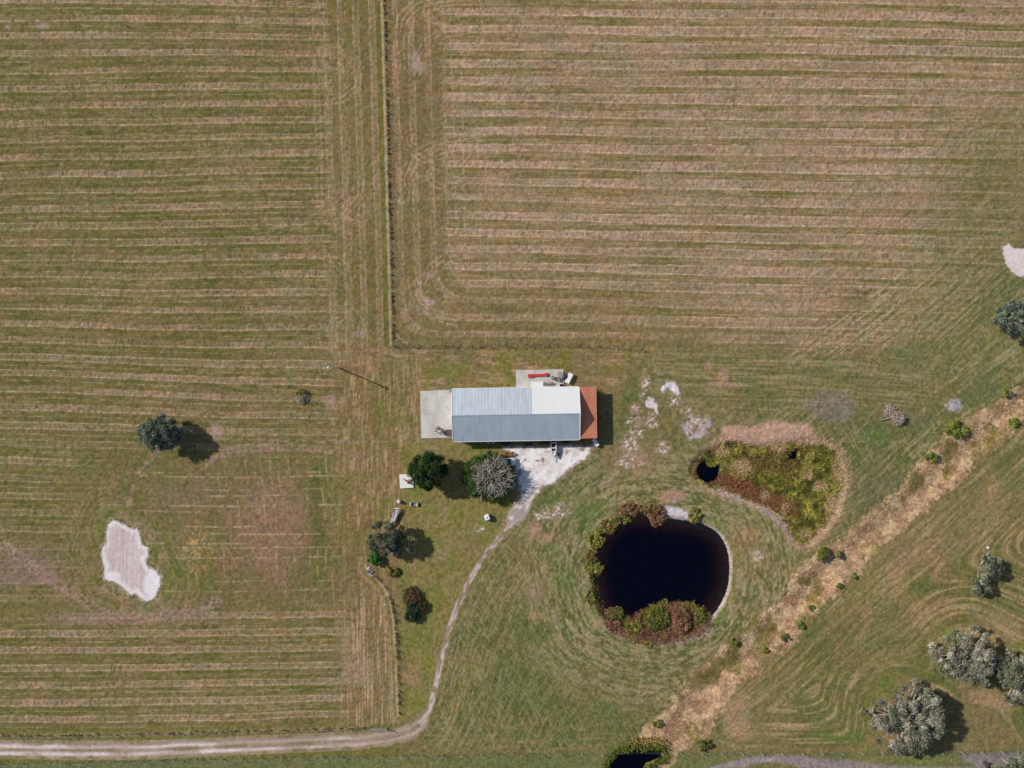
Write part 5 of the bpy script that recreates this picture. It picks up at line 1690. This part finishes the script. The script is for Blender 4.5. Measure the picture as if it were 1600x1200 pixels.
for k, (u, v) in enumerate(((784, 692.5), (789.5, 694.5), (795, 692.8))):
    o = empty("steel_drum", P(u, v), 0, ["dark blue drum in the barn's shade, nearest the grey crates", "dark blue drum in the barn's shade, middle of three and set forward", "dark blue drum in the barn's shade, nearest the gravel yard"][k], "drum", "drums by the south eave")
    MB().tube([(0, 0, 0), (0, 0, .28), (0, 0, .30), (0, 0, .58), (0, 0, .60), (0, 0, .87)], [.29, .29, .31, .31, .29, .29], 16).build("barrel", drum_m, o)
    MB().tube([(0, 0, .865), (0, 0, .90)], [.30, .30], 16).build("rim", drum_m, o)


def heap(u, v, R, ry, h, m, label, nm, cat, seed):
    rng = np.random.default_rng(seed)
    rings = []
    n = 14
    ph = rng.random(6) * 6.28
    for q, z in ((1.0, 0), (.92, .45), (.7, .8), (.35, .97), (.05, 1.0)):
        rings.append([Vector((math.cos(t) * R * q * (1 + .18 * math.sin(3 * t + ph[0]) + .1 * math.sin(5 * t + ph[1])), math.sin(t) * ry * q * (1 + .18 * math.sin(2 * t + ph[2])), h * z * (1 + .15 * math.sin(4 * t + ph[3]) * q))) for t in np.linspace(0, 2 * math.pi, n, endpoint=False)])
    o = MB().loft(rings).build(nm, m, None, True)
    o.location = P(u, v)
    return tag(o, label, cat)
heap(826, 694.5, .75, .45, .45, tarp, "black tarp heap on the gravel in the barn's shade", "tarp_heap", "tarp", 1)
heap(884, 691, .95, .4, .6, mat("green_tarp", (0.035, 0.05, 0.04), .8), "dark green tarp heap beside the boat under the eave", "tarp_heap", "tarp", 2)
heap(852, 692.5, .8, .4, .4, mat("brown_heap", (0.10, 0.07, 0.06), .9), "dark brown heap left of the boat under the eave", "leaf_heap", "heap", 3)


# ------------------------------------------------------------------ cars under the half bare tree
glass = mat("car_glass", (0.02, 0.03, 0.045), .12, var=.1, spec=.6)
def car(u, v, rz, paint, label, L=4.3, W=1.72):
    r = empty("parked_car", P(u, v), rz, label, "car")
    hl = L / 2
    st = [(-hl, .40, .62, .78), (-hl + .12, .28, .80, .92), (-hl + .6, .22, .86, 1.0), (-.2, .22, .88, 1.0), (.9, .22, .88, 1.0), (hl - .5, .22, .78, .98), (hl - .1, .26, .66, .9), (hl, .38, .56, .72)]
    mb = MB(); rings = []
    for x, z0, z1, k in st:
        w = W / 2 * k
        rings.append([Vector((x, -w * .9, z0)), Vector((x, -w, z0 + .15)), Vector((x, -w, z1 - .1)), Vector((x, -w * .9, z1)), Vector((x, w * .9, z1)), Vector((x, w, z1 - .1)), Vector((x, w, z0 + .15)), Vector((x, w * .9, z0))])
    mb.loft(rings); body = mb.build("body", paint, r)
    mb = MB(); rings = []
    for x, z, k in ((-1.75, .84, .82), (-1.25, 1.36, .68), (.1, 1.42, .68), (.45, 1.38, .68), (1.15, .86, .8)):
        w = W / 2 * k
        rings.append([Vector((x, -W / 2 * .84, .84)), Vector((x, -w, z)), Vector((x, w, z)), Vector((x, W / 2 * .84, .84))])
    mb.loft(rings); mb.build("cabin_glass", glass, r)
    MB().add([(-1.3, -.6, 1.40), (.3, -.6, 1.43), (.3, .6, 1.43), (-1.3, .6, 1.40), (-1.3, -.6, 1.37), (.3, -.6, 1.39), (.3, .6, 1.39), (-1.3, .6, 1.37)],
             [(0, 1, 2, 3), (7, 6, 5, 4), (0, 4, 5, 1), (1, 5, 6, 2), (2, 6, 7, 3), (3, 7, 4, 0)]).build("roof", paint, r)
    for x in (-1.3, 1.35):
        for y in (-W / 2 + .1, W / 2 - .1):
            t = MB().tube([(x, y - .11, .32), (x, y + .11, .32)], .32, 18).build("wheel", tyre_m, r)
            MB().tube([(x, y - .12, .32), (x, y + .12, .32)], .18, 12).build("rim", galv, t)
    for y in (-.6, .6):
        MB().rbox((hl - .06, y, .58), (.10, .3, .14), .03).build("headlight", mat("lamp_glass", (0.7, 0.72, 0.75), .2), r)
    return r
car(790.5, 721.5, math.radians(4), mat("white_paint", (0.74, 0.74, 0.76), .3, var=.03, spec=.5), "white car nosing out from under the half bare tree onto the gravel")
car(795, 748, math.radians(-62), mat("light_blue_paint", (0.34, 0.50, 0.60), .3, var=.04, spec=.5), "light blue car mostly hidden under the half bare tree", 3.9, 1.6)

# ------------------------------------------------------------------ side lawn items
wc = mat("white_concrete", (0.74, 0.73, 0.69), .9, var=.05, scale=2)
sl_ = slab("concrete_pad", [(624, 741.2), (639.5, 740.6), (646, 752), (646.2, 761.8), (625.5, 763)], .22, wc)
tag(sl_, "square white concrete pad on the grass left of the dark green oak", "concrete pad")
wp = empty("well_pump", P(637.2, 751.3), math.radians(-20), "red and dark well pump standing on the white concrete pad", "pump")
wp.location.z = .22
red_p = mat("rusty_red_paint", (0.36, 0.10, 0.07), .7, var=.3)
MB().tube([(-.5, 0, .25), (.35, 0, .25)], [.2, .24], 12).build("tank", red_p, wp)
MB().box((.3, -.25, .3), (.35, .4, .6)).build("motor", mat("dark_motor", (0.06, 0.035, 0.03), .7), wp)
MB().tube([(-.5, 0, .25), (-.95, .12, .2), (-1.1, .15, 0)], .06, 8).build("pipe", wicker, wp)
MB().box((.3, .35, .15), (.5, .35, .3)).build("pump_box", mat("orange_box", (0.5, 0.25, 0.1), .7), wp)
wb = empty("water_tank", P(761.3, 808.3, .6), math.radians(20), "white plastic cube tank standing alone on the lawn by the driveway", "tank")
wb.location.z = 0
MB().rbox((0, 0, .6), (1.12, 1.12, 1.0), .16).build("tank", mat("milky_plastic", (0.74, 0.75, 0.79), .5, var=.06, scale=2), wb)
MB().tube([(0, 0, 1.1), (0, 0, 1.18)], .12, 12).build("cap", mat("dark_cap", (0.08, 0.08, 0.1), .6), wb)
MB().box((0, 0, .05), (1.15, 1.15, .1)).build("pallet", old_wood, wb)
trg = empty("water_trough", P(647, 787.6), math.radians(-4), "small white ended trough on the grass below the white concrete pad", "trough")
mb = MB()
mb.box((0, .38, .22), (1.4, .08, .44)).box((0, -.38, .22), (1.4, .08, .44)).box((0, 0, .06), (1.4, .7, .06))
mb.build("tub", mat("grey_tub", (0.22, 0.21, 0.21), .7), trg)
for x in (-.74, .74): MB().box((x, 0, .24), (.16, .84, .48)).build("end_wall", wc, trg)
bl_ = empty("plastic_barrel", P(623.8, 783), 0, "pale barrel standing above the plank trailer", "barrel")
MB().tube([(0, 0, 0), (0, 0, .4), (0, 0, .8), (0, 0, .86)], [.36, .42, .37, .3], 14).build("drum", mat("pale_barrel", (0.62, 0.62, 0.66), .6), bl_)
MB().tube([(.1, .1, .86), (.1, .1, .9)], .06, 8).build("bung", wicker, bl_)
pt = empty("plank_trailer", P(616.5, 806), math.radians(-19), "flat trailer loaded with grey planks and a blue strip by the thin tree", "trailer")
grey_plank = mat("silver_plank", (0.52, 0.50, 0.53), .85, var=.2, scale=4, stretch=(4, .4, 1))
mb = MB()
for k, (x, y0, y1) in enumerate(((-.32, -1.9, 1.0), (-.08, -2.0, 1.5), (.16, -1.9, 1.6), (.36, -1.0, 1.7))): mb.box((x, (y0 + y1) / 2, .62 + .02 * k), (.2, y1 - y0, .05))
mb.build("plank", grey_plank, pt)
MB().box((-.2, .6, .69), (.12, 2.0, .04), rz=.05).build("blue_strip", mat("blue_strip_paint", (0.10, 0.12, 0.34), .6), pt)
MB().box((0, 1.85, .66), (1.15, .14, .1), rz=.32).build("crossbar", trim_white, pt)
mb = MB()
for x in (-.5, .5): mb.tube([(x, -1.9, .5), (x, 1.8, .5)], .045, 6)
for y in (-1.8, 0, 1.7): mb.tube([(-.5, y, .5), (.5, y, .5)], .045, 6)
mb.build("frame", rust, pt)
for x in (-.62, .62): MB().tube([(x - .08, -.2, .3), (x + .08, -.2, .3)], .3, 14).build("wheel", tyre_m, pt)
MB().box((.62, .2, .62), (.1, 3.4, .06), rz=-.1).build("rail", mat("straw_rail", (0.42, 0.36, 0.22), .9), pt)
cn = empty("blue_canoe", P(617.5, 856), math.radians(16), "blue canoe on the grass under the edge of the thin tree", "canoe")
mb = MB(); rings = []
for t in np.linspace(-1, 1, 11):
    w = .42 * (1 - abs(t) ** 2.2) + .02
    y = t * 2.0; up = .12 * abs(t) ** 3
    rings.append([Vector((-w, y, .38 + up)), Vector((-w * .8, y, .1 + up)), Vector((0, y, .02 + up)), Vector((w * .8, y, .1 + up)), Vector((w, y, .38 + up)), Vector((w * .9, y, .38 + up)), Vector((0, y, .3 + up)), Vector((-w * .9, y, .38 + up))])
mb.loft(rings); mb.build("hull", mat("blue_hull", (0.16, 0.17, 0.42), .5, var=.15), cn)
MB().box((0, -1.5, .48), (.34, .5, .05), taper=.7).build("end_deck", mat("pinkish_deck", (0.55, 0.38, 0.32), .7), cn)
for y in (-.6, .5): MB().box((0, y, .37), (.66, .14, .03)).build("seat", grey_plank, cn)
fr = empty("pipe_frame", P(644, 848), math.radians(3), "thin pale pipe frame standing in the shadow of the thin tree", "frame")
fpipe = mat("pale_pipe", (0.5, 0.48, 0.42), .6)
mb = MB()
for x in (-.65, .65):
    mb.tube([(x, -2.0, 0), (x, -2.0, .9), (x, 2.0, .9), (x, 2.0, 0)], .035, 6)
for y in (-2.0, -.2, 2.0): mb.tube([(-.65, y, .9), (.65, y, .9)], .035, 6)
mb.build("pipe", fpipe, fr)
jk = empty("scrap_pile", P(577, 890.5), 0, "small pile of white and purple blue scrap at the top of the lane fence", "scrap")
MB().box((-.25, .45, .12), (.7, .35, .16), rz=.8, ry=.15).box((.05, .05, .18), (.9, .2, .1), rz=-.5).build("white_board", trim_white, jk)
MB().box((.0, -.45, .18), (1.0, .5, .3), rz=-.35, ry=.1).build("blue_box", mat("purple_blue", (0.17, 0.15, 0.34), .6), jk)
MB().tube([(.7, -.3, 0), (.7, -.3, .35)], .18, 10).build("bucket", grey_p, jk)


# ------------------------------------------------------------------ brush piles and fallen wood
def brush(u, v, lobes, n, m, label, seed, log=None, ln=(.5, 1.4)):
    rng = np.random.default_rng(seed)
    r = empty("brush_pile", P(u, v), 0, label, "brush pile")
    mb = MB()
    for k in range(n):
        cx, cy, R, h = lobes[k % len(lobes)]
        a = rng.random() * 6.28; q = math.sqrt(rng.random())
        x, y = cx + math.cos(a) * q * R, cy + math.sin(a) * q * R
        z = .08 + h * (1 - q * q) * (.5 + .5 * rng.random())
        d = Vector((rng.normal(), rng.normal(), rng.normal() * .35)).normalized() * (ln[0] + (ln[1] - ln[0]) * rng.random()) * .5
        c = Vector((x, y, z)); rr = .025 + .04 * rng.random()
        p0, p1 = c - d, c + d
        p0.z = max(p0.z, .02); p1.z = max(p1.z, .02)
        mb.tube([p0, c + Vector((rng.normal() * .06, rng.normal() * .06, .04)), p1], [rr, rr * .85, rr * .4], 5)
    mb.build("branches", m, r)
    if log:
        MB().tube([Vector(p) for p in log], [.12, .14, .1][:len(log)], 8).build("log", bark_mat, r)
    return r
brush(1396, 649, [(-.9, 1.1, 1.3, 1.1), (.9, -.7, 1.45, 1.5), (0, .1, 1.1, 1.2)], 420, mat("dry_brush", (0.42, 0.32, 0.27), .95, var=.4, scale=3), "brown heap of cut branches with a log sticking out, near the marsh", 5, [(-2.9, -1.1, .15), (-1.6, -.75, .25), (-.4, -.4, .4)])
brush(472.5, 619, [(0, 0, 1.5, .8), (-.1, -.4, 1.0, .8)], 170, mat("mossy_brush", (0.38, 0.35, 0.24), .95, var=.45, scale=3), "small heap of olive and grey branches in the left field beside the lamp pole", 6)
shrub("field_shrub", 469, 613, 1.3, 1.2, .7, 900, YG, "low olive weeds growing through the small branch heap in the left field", 130, .16)
ft = empty("dead_log", P(1538, 872), math.radians(57), "pale fallen trunk between the two small grey trees beyond the ditch", "log")
MB().tube([(-1.7, 0, .18), (-.4, .05, .2), (.8, 0, .24), (1.9, -.05, .35)], [.12, .14, .11, .05], 8).build("stem", bark_pale, ft)
MB().tube([(.8, 0, .24), (1.3, .45, .5), (1.7, .55, .7)], [.08, .06, .02], 6).tube([(1.2, 0, .28), (1.7, -.5, .5)], [.06, .02], 6).build("branch", bark_pale, ft)
st_ = P(1543.5, 856)
heap(1543.5, 856, .32, .3, .35, mat("pale_stone", (0.62, 0.57, 0.6), .8), "small pale boulder above the fallen pale trunk", "boulder", "boulder", 9)
ft2 = empty("fallen_post", P(1527.5, 896), math.radians(96), "short pale broken post leaning by the smallest grey tree", "post")
MB().tube([(-.8, 0, .08), (.0, .02, .2), (.9, 0, .3)], [.08, .08, .06], 6).build("post", bark_pale, ft2)
